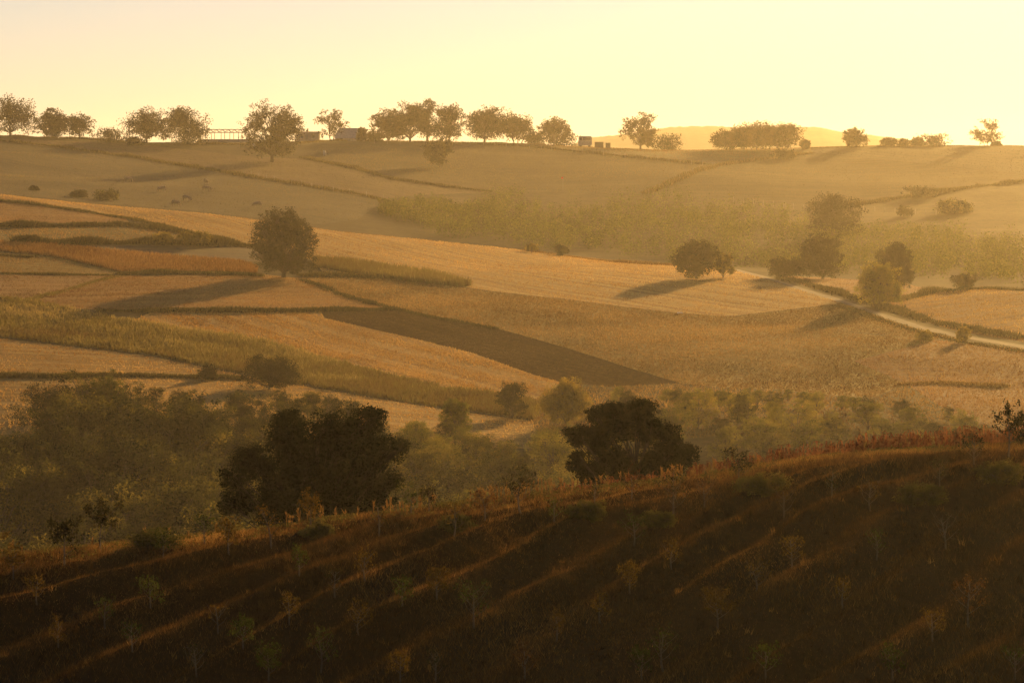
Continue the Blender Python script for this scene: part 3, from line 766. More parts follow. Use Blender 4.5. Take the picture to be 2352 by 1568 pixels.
# the thicket on the right grows in slanting rows
for k_, px0 in enumerate(range(1150, 2330, 96)):
    for s_ in range(0, 460, 22):
        px = px0 + s_ + random.uniform(-12, 12); D = 449 - 0.34 * s_ + random.uniform(-4, 4)
        if D < 300 or px < 1345 or px > 2420: continue
        X = float(px_dir(px, 1000)[0]) * D; zb = float(Zg(X, D)); lim = float(px_dir(px, outline(px))[1]) * D
        h = min(random.uniform(2.8, 5.6), (lim - zb) / 1.03)
        if h < 1.7 or (zb + h) / D < float(np.interp(px, CPX, CV)) + 0.0018: continue
        if any((X - a) ** 2 + (D - b) ** 2 < 2.2 ** 2 for a, b in placed): continue
        placed.append((X, D))
        band = 'upper edge' if s_ < 90 else ('middle' if s_ < 220 else 'foot')
        wood_tree('hazy bushy tree in the %s of the thicket on the right valley side' % band, px, D, h, random.choice([2, 5, 6, 7, 8, 7]), 'trees massed in the right valley thicket', wide=random.uniform(1.0, 1.35))

# the young plantation on the far side of the dip: one mass of small trees
PLX = [860,1000,1200,1450,1700,2000,2352,2650]
PL0 = [800,775,750,725,690,640,580,575]
PL1 = [835,855,885,885,862,815,752,730]
def young_plantation():
    rg = np.random.default_rng(77); Vs, Fs, vr = [], [], []; off = 0
    n = 3000
    px = rg.uniform(870, 2640, n); t = rg.random(n)
    D = np.interp(px, PLX, PL0) * (1 - t) + np.interp(px, PLX, PL1) * t
    D = D + 16 * vnoise(px / 70.0, px * 0 + 3) * t + 12 * vnoise(px / 60.0, px * 0 + 8) * (1 - t) + rg.normal(0, 3.0, n)
    keep = vnoise(px / 38.0, D / 11.0) > -0.55
    px, D = px[keep], D[keep]; n = len(px)
    X = px_dir(px, 440)[0] * D; Z = Zg(X, D)
    for i in range(n):
        h = rg.uniform(2.4, 4.4) * min(1.0, 0.35 + (px[i] - 860) / 160) * (0.45 + 0.9 * (0.5 + 0.5 * float(vnoise(X[i] / 14, D[i] / 20)))); k = 48
        q = rg.normal(size=(k, 3)) * np.array([0.42, 0.42, 0.30])
        C = np.column_stack([X[i] + q[:, 0] * h * 0.45, D[i] + q[:, 1] * h * 0.45, Z[i] + h * np.clip(0.55 + q[:, 2], 0.05, 1.05)])
        V, F = leaf_cloud(C, np.full(k, 0.34), 0.6, 0.3, rg)
        Vs.append(V); Fs.append(F + off); off += len(V); vr.append(np.repeat(np.clip(rg.normal(0.5, 0.16) + rg.normal(0, 0.12, k), 0, 1), 4))
    me = mesh_from('young_plantation', np.concatenate(Vs), np.concatenate(Fs), LEAF_YOUNG, var=np.concatenate(vr))
    return tag(add('young_plantation', me), 'yellow-green mass of young planted trees across the far slope', 'plantation', kind='stuff')
young_plantation()

# ------------------------------------------------------------------ crops, verges, hedges
def blades(P, Hh, Wd, rg, lean=0.35, bend=None):
    """one thin triangle per blade, standing on points P"""
    n = len(P); a = rg.uniform(0, 2 * math.pi, n); b = rg.uniform(0, 2 * math.pi, n)
    side = np.column_stack([np.cos(a), np.sin(a), np.zeros(n)]) * (Wd * 0.5)[:, None]
    tip = P + np.column_stack([np.cos(b) * lean * Hh, np.sin(b) * lean * Hh, Hh * rg.uniform(0.75, 1.05, n)])
    V = np.stack([P - side, P + side, tip], axis=1).reshape(-1, 3)
    return V, np.arange(n * 3).reshape(n, 3)

CROP_GREEN = leaf_mat('maize leaves', [(0.10, 0.055, 0.02), (0.15, 0.10, 0.03), (0.15, 0.125, 0.032), (0.34, 0.24, 0.08)], 0.5)
DRY_GRASS = leaf_mat('dry tall grass', [(0.0848, 0.0465, 0.0132), (0.1696, 0.0930, 0.0264), (0.2862, 0.1581, 0.0462), (0.4240, 0.2511, 0.0792)], 0.45)
RUST_GRASS = leaf_mat('russet tall grass', [(0.1060, 0.0465, 0.0165), (0.2014, 0.0930, 0.0297), (0.3074, 0.1581, 0.0528), (0.4028, 0.2232, 0.0792)], 0.45)
VERGE = leaf_mat('verge growth', [(0.03, 0.025, 0.009), (0.06, 0.048, 0.015), (0.10, 0.075, 0.022), (0.17, 0.12, 0.04)], 0.4)
CLODS = leaf_mat('clods and straw', [(0.05, 0.03, 0.018), (0.08, 0.05, 0.03), (0.13, 0.085, 0.05), (0.30, 0.21, 0.12)], 0.2)
FAR_VERGE = leaf_mat('far verge growth', [(0.05, 0.038, 0.013), (0.09, 0.068, 0.022), (0.14, 0.10, 0.035), (0.22, 0.15, 0.05)], 0.5)
STUBBLE = leaf_mat('straw stubble', [(0.1813, 0.0840, 0.0198), (0.3424, 0.1760, 0.0421), (0.4834, 0.2719, 0.0718), (0.6646, 0.3999, 0.1287)], 0.55)

def in_field(idx, n, rg):
    p = polys[idx]; lo, hi = p.min(0), p.max(0); out = np.zeros((0, 2))
    while len(out) < n:
        q = rg.uniform(lo, hi, (n * 2, 2)); q = q[inside(q, p)]
        lim = np.abs(q[:, 0] / q[:, 1]) < 0.175
        out = np.concatenate([out, q[lim]])
    return out[:n]
FIDX = {f[0]: i for i, f in enumerate(FIELDS)}

def crop(name, label, fid, n, h, w, per, mat, rg, cat='crop', lean=0.3, patch=12.0, rows=None):
    q = in_field(FIDX[fid], n, rg) if isinstance(fid, str) else fid
    if rows is not None:      # swaths left by the combine
        cc = -q[:, 0] * math.sin(rows) + q[:, 1] * math.cos(rows)
        q = q[rg.random(len(q)) < 0.45 + 0.55 * (np.sin(2 * math.pi * cc / 6.5 + 0.6 * vnoise(q[:, 0] / 30, q[:, 1] / 30)) > -0.1)]
    n = len(q)
    hh = rg.uniform(0.75, 1.1, n) * h * (0.85 + 0.25 * vnoise(q[:, 0] / patch, q[:, 1] / patch))
    P = np.repeat(np.column_stack([q, Zg(q[:, 0], q[:, 1])]), per, 0)
    P[:, :2] += rg.normal(0, 0.12 * h, (len(P), 2))
    V, F = blades(P, np.repeat(hh, per) * rg.uniform(0.5, 1.05, len(P)), np.full(len(P), w), rg, lean)
    t = 0.5 + 0.3 * vnoise(P[:, 0] / patch + 9, P[:, 1] / (patch * 1.6)) + 0.25 * vnoise(P[:, 0] / (patch * 5) + 9, P[:, 1] / (patch * 7)) + rg.normal(0, 0.2, len(P))
    var = np.repeat(np.clip(t, 0, 1), 3)
    return tag(add(name, mesh_from(name, V, F, mat, var=var)), label, cat, kind='stuff')
rg3 = np.random.default_rng(33)
crop('maize_crop', 'green maize strip running diagonally below the ploughed field', 'maize_strip', 15000, 0.95, 0.17, 5, CROP_GREEN, rg3, 'maize', 0.45, 4.0)
crop('tall_grass', 'reddish tall dry grass field left of the oval tree', 'russet_grass_field', 9000, 0.9, 0.16, 4, RUST_GRASS, rg3, 'grass')
def poly_world(px, dmin=400, dmax=712): return np.array([hit(x, y, dmin, dmax) for x, y in densify(px)])
def scatter(px, n, rg, dmin=400, dmax=712):
    p = poly_world(px, dmin, dmax); lo, hi = p.min(0), p.max(0); out = np.zeros((0, 2))
    while len(out) < n:
        q = rg.uniform(lo, hi, (n * 2, 2)); out = np.concatenate([out, q[inside(q, p)]])
    return out[:n]
crop('maize_crop', 'pale green crop strip right of the oval tree on the brow field', scatter([(722,596),(800,602),(900,616),(1000,633),(1085,654),(1060,660),(960,650),(850,636),(722,614)], 2600, rg3), 0, 1.5, 0.2, 5, CROP_GREEN, rg3, 'maize')
# stubble and meadow grass stand up a hand's height and catch the low sun
for fid, n, h, mat, lab, cat in [
  ('stubble_field', 26000, 0.26, STUBBLE, 'straw stubble covering the golden field between maize strip and ploughed field', 'stubble'),
  ('lower_stubble_field', 24000, 0.24, STUBBLE, 'pale straw stubble on the lowest field above the left wood', 'stubble'),
  ('long_stubble_field', 46000, 0.26, STUBBLE, 'straw stubble covering the long pale field below the brow', 'stubble'),
  ('tan_field', 20000, 0.22, RUST_GRASS, 'short dry stubble on the tan field under the tree shadow', 'stubble'),
  ('olive_meadow', 52000, 0.32, DRY_GRASS, 'olive meadow grass right of the ploughed field', 'grass'),
  ('track_side_field', 9000, 0.25, DRY_GRASS, 'grass on the small field left of the dirt track', 'grass'),
  ('pale_slope_field', 12000, 0.22, STUBBLE, 'stubble on the rounded field right of the dirt track', 'stubble'),
  ('upper_green_field', 9000, 0.25, DRY_GRASS, 'grass on the upper green field at left', 'grass'),
  ('small_green_field', 6000, 0.22, DRY_GRASS, 'grass on the small striped field at the left edge', 'grass'),
  ('tan_side_field', 6000, 0.2, RUST_GRASS, 'short stubble on the tan field at the left edge', 'stubble'),
  ('brown_hollow_field', 16000, 0.3, RUST_GRASS, 'dry grass in the shaded hollow at the right edge', 'grass'),
  ('red_soil_patch', 3000, 0.2, RUST_GRASS, 'sparse growth on the reddish patch above the track', 'grass'),
  ('ploughed_field', 9000, 0.14, CLODS, 'scattered straw and clods on the dark ploughed strip', 'clods'),
  ('grazing_slope', 16000, 0.3, FAR_VERGE, 'thin pasture grass on the grazing slope', 'grass'),
  ('grey_pasture', 12000, 0.35, FAR_VERGE, 'thin grass on the pasture below the ridge grove', 'grass'),
  ('russet_slope_field', 6000, 0.35, FAR_VERGE, 'russet dry grass on the far slope field', 'grass'),
  ('right_pasture', 6000, 0.35, FAR_VERGE, 'thin grass on the right-hand far pasture', 'grass'),
  ('hill_top_field', 9000, 0.35, DRY_GRASS, 'sunlit grass on the hill-top field', 'grass'),
  ('right_hilltop', 4000, 0.35, FAR_VERGE, 'grass on the right-hand end of the ridge', 'grass'),
  ('upper_brown_field', 7000, 0.25, RUST_GRASS, 'dry grass on the upper brown field at left', 'grass'),
]:
    crop({'stubble': 'stubble_cover', 'clods': 'soil_clods'}.get(cat, 'meadow_grass'), lab, fid, int(n * 1.3), h, 0.13, 1, mat, rg3, cat, 0.5, 7.0, row_angle(*FIELDS[FIDX[fid]][4], dmax=FIELDS[FIDX[fid]][3]) if cat == 'stubble' else None)

crop('meadow_grass', 'rough grass between the olive meadow and the right thicket', scatter([(1225,968),(1290,880),(1400,889),(1560,882),(1780,897),(2000,917),(2085,884),(2200,962),(2352,1005),(1800,1000),(1240,1020)], 14000, rg3, 370, 520), 0, 0.4, 0.14, 1, DRY_GRASS, rg3, 'grass', 0.5, 6.0)

def verge(label, line, h, wid, n, mat, dmin=400, dmax=712, bl=0.22, name='field_verge', per=3):
    P = []
    L = [hit(x, y, dmin, dmax) for x, y in line]
    seg = [math.dist(a, b) for a, b in zip(L, L[1:])]; tot = sum(seg)
    for (a, b), s in zip(zip(L, L[1:]), seg):
        k = max(3, int(n * s / tot)); t = rg3.random(k)[:, None]
        p = np.array(a) * (1 - t) + np.array(b) * t
        nn = np.array([b[1] - a[1], a[0] - b[0]]); nn = nn / max(1e-6, np.linalg.norm(nn))
        P.append(p + nn * rg3.normal(0, wid * 0.5, k)[:, None])
    q = np.concatenate(P)
    mod = 0.72 + 0.5 * vnoise(q[:, 0] / 5.0 + 3, q[:, 1] / 7.0)
    Pz = np.repeat(np.column_stack([q, Zg(q[:, 0], q[:, 1])]), per, 0); Pz[:, :2] += rg3.normal(0, 0.25, (len(Pz), 2))
    hh = np.repeat(np.clip(mod, 0.25, 1.3) * h * rg3.uniform(0.6, 1.1, len(q)), per)
    V, F = blades(Pz, hh, np.full(len(Pz), bl), rg3, 0.45)
    var = np.repeat(np.clip(0.45 + rg3.normal(0, 0.22, len(Pz)), 0, 1), 3)
    return tag(add(name, mesh_from(name, V, F, mat, var=var)), label, 'verge', 'overgrown field verges', 'stuff')
verge('overgrown bank along the foot of the tan field', [(225,714),(350,716),(540,716),(735,714),(905,711)], 0.75, 1.1, 2200, VERGE)
verge('dark verge between the oval tree and the striped field at left', [(272,630),(350,628),(470,629),(600,634)], 0.85, 1.2, 1600, VERGE)
verge('thin verge at the left edge below the small striped field', [(-60,631),(100,630),(255,632)], 0.45, 0.9, 900, VERGE)
verge('verge right of the oval tree towards the pale crop strip', [(690,634),(760,634),(860,640)], 0.85, 1.3, 900, VERGE)
verge('curved verge between tan field and olive meadow', [(690,642),(750,662),(804,684),(900,708),(1003,731),(1140,755)], 0.45, 0.7, 1400, VERGE)
verge('hedge line across the left fields below the green field', [(30,556),(130,560),(250,560),(380,560),(480,563),(590,566)], 1.5, 1.6, 2600, VERGE)
verge('dark hedge along the upper edge of the green field at left', [(-60,524),(60,520),(205,519),(300,519),(345,524),(430,536)], 1.3, 1.5, 2200, VERGE)
verge('low verge under the long stubble field at upper left', [(-60,459),(60,468),(150,480),(240,494),(300,503),(430,534),(560,562)], 0.75, 1.0, 2000, VERGE)
verge('diagonal grassy path edge between the two tan fields', [(268,634),(205,650),(130,672),(70,690)], 0.35, 0.8, 600, CROP_GREEN)
verge('short verge stub in the striped field at the left edge', [(-40,586),(30,588),(70,592)], 0.5, 0.8, 400, VERGE)
verge('dark margin line crossing the lowest stubble field', [(-40,869),(80,867),(200,866),(300,865),(400,867),(520,870),(560,872)], 0.65, 0.9, 2000, VERGE, 380, 520)
verge('overgrown bank on the upper side of the dirt track', [(1800,640),(1870,657),(1940,677),(2030,704),(2120,734),(2205,752),(2360,778)], 0.7, 1.4, 2000, VERGE, 400, 700)
verge('grassy bank on the lower side of the dirt track', [(1930,702),(2020,735),(2110,763),(2200,784),(2360,810)], 0.3, 1.0, 1200, VERGE, 400, 700)
verge('verge along the upper edge of the rounded right-hand field', [(2045,694),(2150,669),(2260,662),(2370,668)], 0.9, 1.2, 1300, VERGE, 420, 700)
verge('sunlit hedge top on the right-hand valley side', [(2062,884),(2150,880),(2230,884),(2310,890)], 0.7, 1.2, 700, DRY_GRASS, 380, 520)
verge('dry grass edging the brow below the plantation', [(1200,570),(1350,590),(1500,602),(1560,608)], 0.8, 1.6, 1300, DRY_GRASS, 420, 690)
for lab, ln, hh in [
 ('long hedge bank descending the grazing slope', [(-40,322),(120,336),(330,364),(560,404),(720,430),(885,461)], 1.1),
 ('faint bank below the ridge grove', [(700,363),(900,412),(1130,440)], 0.7),
 ('dark bank on the left side of the hill-top field', [(1100,331),(1250,341),(1400,356),(1640,380)], 0.8),
 ('dark hedge corner dropping left from the three-tree clump', [(1860,351),(1790,362),(1700,372),(1640,382),(1560,412),(1482,446)], 1.0),
 ('hedge bank crossing the right-hand far slope', [(1950,472),(2060,456),(2150,445),(2250,428),(2360,417)], 1.2),
 ('upper skyline margin on the right-hand ridge', [(1850,341),(1940,339),(2060,336),(2200,334),(2360,333)], 0.6),
 ('skyline margin below the ridge grove', [(690,330),(800,322),(950,315),(1100,320),(1250,324)], 0.8),
 ('skyline margin at the left end of the ridge', [(-40,306),(80,310),(200,318),(300,328),(470,332),(560,332)], 0.8)]:
    verge(lab, ln, hh, 1.4, 1800, FAR_VERGE, 820, 1160, 0.3)

# ------------------------------------------------------------------ near hillside: grass, weeds, maize, brambles, saplings
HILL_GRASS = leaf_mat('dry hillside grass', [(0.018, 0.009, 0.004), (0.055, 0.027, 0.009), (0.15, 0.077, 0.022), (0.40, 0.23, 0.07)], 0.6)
HILL_WEED = leaf_mat('low green weeds', [(0.03, 0.03, 0.008), (0.06, 0.055, 0.014), (0.10, 0.085, 0.02), (0.17, 0.13, 0.035)], 0.4)
MAIZE_DRY = leaf_mat('dead maize leaves', [(0.09, 0.03, 0.012), (0.17, 0.06, 0.024), (0.26, 0.10, 0.04), (0.34, 0.17, 0.07)], 0.45)
rg4 = np.random.default_rng(44)
def hill_points(n, d0=80.0, d1=122.0):
    D = rg4.uniform(d0, d1, n); px = rg4.uniform(-520, 2880, n)
    return np.column_stack([px_dir(px, 440)[0] * D, D])
def crest_D(px):
    u = float(px_dir(px, 440)[0]); D = np.arange(84, 120, 0.25)
    return float(D[np.argmax(Zg(u * D, D) / D)])
CPX = np.arange(-540, 2900, 40); CD = np.array([crest_D(p) for p in CPX])
q = hill_points(830000)
keep = rg4.random(len(q)) < np.clip(0.75 + 0.5 * vnoise(q[:, 0] / 1.1, q[:, 1] / 1.6), 0.35, 1)
q = q[keep]
tall = 0.11 * np.clip(1 + 0.7 * vnoise(q[:, 0] / 2.2 + 40, q[:, 1] / 3.0), 0.35, 2)
P = np.column_stack([q, Zg(q[:, 0], q[:, 1])])
V, F = blades(P, tall * rg4.uniform(0.6, 1.4, len(q)), rg4.uniform(0.008, 0.018, len(q)), rg4, 0.5)
var = np.clip(0.42 + 0.3 * vnoise(q[:, 0] / 3.1 + 7, q[:, 1] / 4) + rg4.normal(0, 0.17, len(q))
              + 0.30 * smooth01(-6.0, -1.0, q[:, 1] - np.interp(PX_CX + q[:, 0] / q[:, 1] * PX_F, CPX, CD)), 0, 1)   # paler, drier grass on the crest, lightened further to mimic its sunlit strip
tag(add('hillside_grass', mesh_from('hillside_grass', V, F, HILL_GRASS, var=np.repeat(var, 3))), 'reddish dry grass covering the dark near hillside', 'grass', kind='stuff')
# tussocks and dead weeds standing above the turf
tq = hill_points(6600); tp = np.repeat(tq, 12, 0) + rg4.normal(0, 0.055, (6600 * 12, 2))
th = np.repeat(rg4.uniform(0.12, 0.26, 6600), 12)
V, F = blades(np.column_stack([tp, Zg(tp[:, 0], tp[:, 1])]), th * rg4.uniform(0.5, 1.1, len(tp)), rg4.uniform(0.010, 0.022, len(tp)), rg4, 0.4)
tv = np.repeat(np.clip(rg4.normal(0.4, 0.25, 6600), 0, 1), 12)
tag(add('grass_tussocks', mesh_from('grass_tussocks', V, F, HILL_GRASS, var=np.repeat(tv, 3))), 'taller dry tussocks and dead weeds dotted over the near hillside', 'grass', kind='stuff')
# weedy clods along the crest
n = 34000; px = rg4.uniform(-500, 2850, n)
D = np.interp(px, CPX, CD) - np.abs(rg4.normal(0, 2.1, n)) + 0.8
ok = vnoise(px / 26, D / 1.3) > -0.15
px, D = px[ok], D[ok]; X = px_dir(px, 440)[0] * D
C = np.column_stack([X, D, Zg(X, D) + rg4.uniform(0.01, 0.15, len(X))])
V, F = leaf_cloud(C, np.full(len(C), 0.065), 0.6, -0.5, rg4)
tag(add('crest_weeds', mesh_from('crest_weeds', V, F, HILL_WEED, var=np.repeat(np.clip(rg4.normal(0.5, 0.25, len(C)), 0, 1), 4))), 'low green weeds along the crest of the near hillside', 'weeds', kind='stuff')
# dry stalks with plumes along the crest
def stalk_mesh(pts, h0, h1, mat, label, name, plume=True):
    Vs, Fs, off = [], [], 0
    for X, Y in pts:
        z = float(Zg(X, Y)); h = rg4.uniform(h0, h1); lx, ly = rg4.normal(0, 0.08, 2)
        top = np.array([X + lx * h, Y + ly * h, z + h]); base = np.array([X, Y, z - 0.02]); w = np.array([0.008, 0, 0])
        V = [base - w, base + w, top + w * .5, top - w * .5]; F = [(0, 1, 2, 3)]
        if plume:
            for k in range(7):
                c = base + (top - base) * rg4.uniform(0.62, 1.02); d = rg4.normal(0, 0.045, 3); d[2] = abs(d[2]) + 0.08
                b = len(V); V += [c - [0.02, 0, 0], c + d, c + [0.02, 0, 0], c - d * 0.3]; F.append((b, b + 1, b + 2, b + 3))
        Vs.append(np.array(V)); Fs.append(np.array(F) + off); off += len(V)
    V = np.concatenate(Vs)
    return tag(add(name, mesh_from(name, V, np.concatenate(Fs), mat, var=np.clip(rg4.normal(0.6, 0.2, len(V)), 0, 1))), label, 'weeds', kind='stuff')
px = np.concatenate([rg4.uniform(640, 1700, 50), rg4.normal(1180, 40, 40), rg4.normal(930, 30, 12), rg4.normal(1560, 60, 25), rg4.uniform(0, 2400, 40)])
D = np.interp(px, CPX, CD) + rg4.uniform(-2.5, 1.5, len(px))
stalk_mesh(np.column_stack([px_dir(px, 440)[0] * D, D]), 0.16, 0.48, DRY_GRASS, 'pale dry weed stalks with plumes on the hillside crest', 'weed_stalks')
# dead maize row on the crest at right
def maize_row():
    Vs, Fs, vr, off = [], [], [], 0
    n = 560
    px = np.where(rg4.random(n) < 0.78, rg4.uniform(1780, 2760, n), rg4.uniform(1270, 1800, n))
    for p in px:
        t = np.clip((p - 1250) / 900, 0, 1)
        D = float(np.interp(p, CPX, CD)) + rg4.uniform(-0.6, 3.4)
        X = float(px_dir(p, 440)[0]) * D; z = float(Zg(X, D))
        h = rg4.uniform(0.6, 1.15) * (0.25 + 0.4 * t)
        lean = rg4.normal(0, 0.1, 2)
        base = np.array([X, D, z]); top = base + np.array([lean[0] * h, lean[1] * h, h])
        V = [base - [0.018, 0, 0], base + [0.018, 0, 0], top + [0.01, 0, 0], top - [0.01, 0, 0]]; F = [(0, 1, 2, 3)]
        for k in range(8):
            a = rg4.uniform(0, 6.28); L = rg4.uniform(0.18, 0.36) * (0.6 + 0.5 * t); f = rg4.uniform(0.25, 1.0)
            o = base + (top - base) * f; d = np.array([math.cos(a), math.sin(a), 0]); s = np.array([-math.sin(a), math.cos(a), 0]) * 0.018
            b = len(V)
            for i, (r_, zz, ww) in enumerate([(0, 0, 0.7), (0.3, 0.24, 1.0), (0.62, 0.12, 0.8), (0.85, -0.28, 0.3)]):
                c = o + d * r_ * L + np.array([0, 0, zz * L]); V += [c - s * ww, c + s * ww]
            F += [(b, b + 1, b + 3, b + 2), (b + 2, b + 3, b + 5, b + 4), (b + 4, b + 5, b + 7, b + 6)]
        Vs.append(np.array(V)); Fs.append(np.array(F) + off); off += len(V); vr.append(np.clip(rg4.normal(0.5, 0.2) + rg4.normal(0, 0.1, len(V)), 0, 1))
    return tag(add('dead_maize', mesh_from('dead_maize', np.concatenate(Vs), np.concatenate(Fs), MAIZE_DRY, var=np.concatenate(vr))), 'row of dead reddish maize along the crest at right', 'maize', kind='stuff')
maize_row()

NEAR = dict(dmin=70, dmax=120, z0=0.0, nl=14, nleaf=2400, lsize=0.05, leaf=HILL_WEED, rmin=0.14, rmax=0.22, trunk=0.02, group='bramble clumps on the near hillside', sink=0.4)
for i, (box, lab) in enumerate([
 ((1680,1815,1088,1136), 'dark rounded bramble clump below the crest, right of the smaller oak'),
 ((2235,2360,1048,1110), 'large bramble clump at the right edge below the dead maize'),
 ((1300,1395,1166,1196), 'low bramble clump on the slope below the smaller oak'),
 ((1000,1095,1195,1222), 'low bramble clump on the slope between the two oaks'),
 ((285,440,1232,1262), 'low weedy clump right of the tall left saplings'),
 ((2060,2180,1120,1160), 'bramble clump on the upper slope at right'),
 ((1480,1560,1180,1215), 'scrubby clump on the upper slope right of the green sparse sapling'),
 ((690,770,1215,1240), 'small weedy clump below the yellow sapling in front of the oak'),
]):
    place_tree('bramble_clump', lab, 'bush', box, 700 + i, **NEAR)

SAP_GREEN = leaf_mat('sapling leaves green', [(0.0158, 0.0218, 0.0040), (0.0276, 0.0355, 0.0056), (0.0434, 0.0514, 0.0079), (0.0631, 0.0631, 0.0119)], 0.5)
SAP_DARK = leaf_mat('sapling leaves dark', [(0.008, 0.009, 0.003), (0.018, 0.017, 0.005), (0.035, 0.028, 0.008), (0.08, 0.055, 0.014)], 0.45)
SAP_GOLD = leaf_mat('sapling leaves golden', [(0.0355, 0.0197, 0.0040), (0.0592, 0.0336, 0.0056), (0.0868, 0.0514, 0.0079), (0.1185, 0.0711, 0.0119)], 0.5)
SAP_RUST = leaf_mat('sapling leaves russet', [(0.0316, 0.0119, 0.0047), (0.0592, 0.0237, 0.0079), (0.0868, 0.0395, 0.0119), (0.1185, 0.0592, 0.0158)], 0.45)
SAPM = {'g': SAP_GREEN, 'd': SAP_DARK, 'y': SAP_GOLD, 'r': SAP_RUST}
def sapling(px, yt, yb, wpx, mat, dens, lean, label, seed):
    rg = np.random.default_rng(seed)
    X, Y = hit(px, min(yb, 1574), 70, 120)
    zb = float(Zg(X, Y)); h = max(0.8, float(px_dir(px, yt)[1]) * Y - zb); w = wpx * K * Y
    mb = MB(); r0 = 0.011 + 0.011 * h
    sway = rg.normal(0, 0.03, 2)
    stem = [Vector((lean * h * t ** 1.3 + sway[0] * math.sin(4 * t) * h, sway[1] * math.sin(3 * t) * h, h * t * 0.94 - 0.1)) for t in np.linspace(0, 1, 7)]
    mb.tube(stem, [r0 * (1 - 0.8 * t) + 0.004 for t in np.linspace(0, 1, 7)], 5)
    C = []
    nb = int(rg.integers(7, 12))
    for k in range(nb):
        f = 0.34 + 0.6 * (k + rg.random() * 0.6) / nb
        i = f * 6; j = min(5, int(i)); a = stem[j].lerp(stem[j + 1], i - j)
        th = k * 2.4 + rg.uniform(-0.5, 0.5); L = (w * 0.5) * rg.uniform(0.7, 1.1) * (1.15 - 0.45 * abs(f - 0.6)) 
        if f > 0.85: L *= 0.6
        d = Vector((math.cos(th), math.sin(th), 0))
        m = a + d * L * 0.5 + Vector((0, 0, L * 0.35)); e = a + d * L + Vector((0, 0, L * rg.uniform(0.75, 1.2)))
        mb.tube([a, m, e], [r0 * 0.42, r0 * 0.3, r0 * 0.14], 4, cap=False)
        for s in range(2):
            b0 = a.lerp(m, 0.6) if s else m.lerp(e, 0.4); b1 = b0 + Vector(rg.normal(0, 0.35, 3)) * L * 0.7 + Vector((0, 0, 0.3 * L))
            mb.tube([b0, b1], [r0 * 0.2, r0 * 0.09], 3, cap=False)
            nl = int(13 * dens * rg.uniform(0.4, 1.5))
            if nl: C.append(np.array(b1) + rg.normal(0, 0.06, (nl, 3)) * (0.7 + 0.3 * w))
        nl = int(20 * dens * rg.uniform(0.3, 1.6))
        if nl:
            t = rg.uniform(0.35, 1.08, (nl, 1)); C.append(np.array(m) * (1 - t) + np.array(e) * t + rg.normal(0, 0.052, (nl, 3)))
    nl = int(16 * dens)
    if nl: C.append(np.array(stem[-1]) + rg.normal(0, 0.07, (nl, 3)))
    lf = 0.085 if dens > 1.6 else 0.07
    o = thing('sapling', label, 'sapling', (X, Y, zb), 0.0, 'saplings planted on the near hillside')
    add('stem', mb.mesh('stem', BARK_PALE), o)
    if C:
        C = np.concatenate(C)
        V, F = leaf_cloud(C, np.full(len(C), lf), 0.55, 0.8, rg)
        add('foliage', mesh_from('foliage', V, F, SAPM[mat], var=np.repeat(np.clip(rg.normal(0.5, 0.25, len(C)), 0, 1), 4)), o)
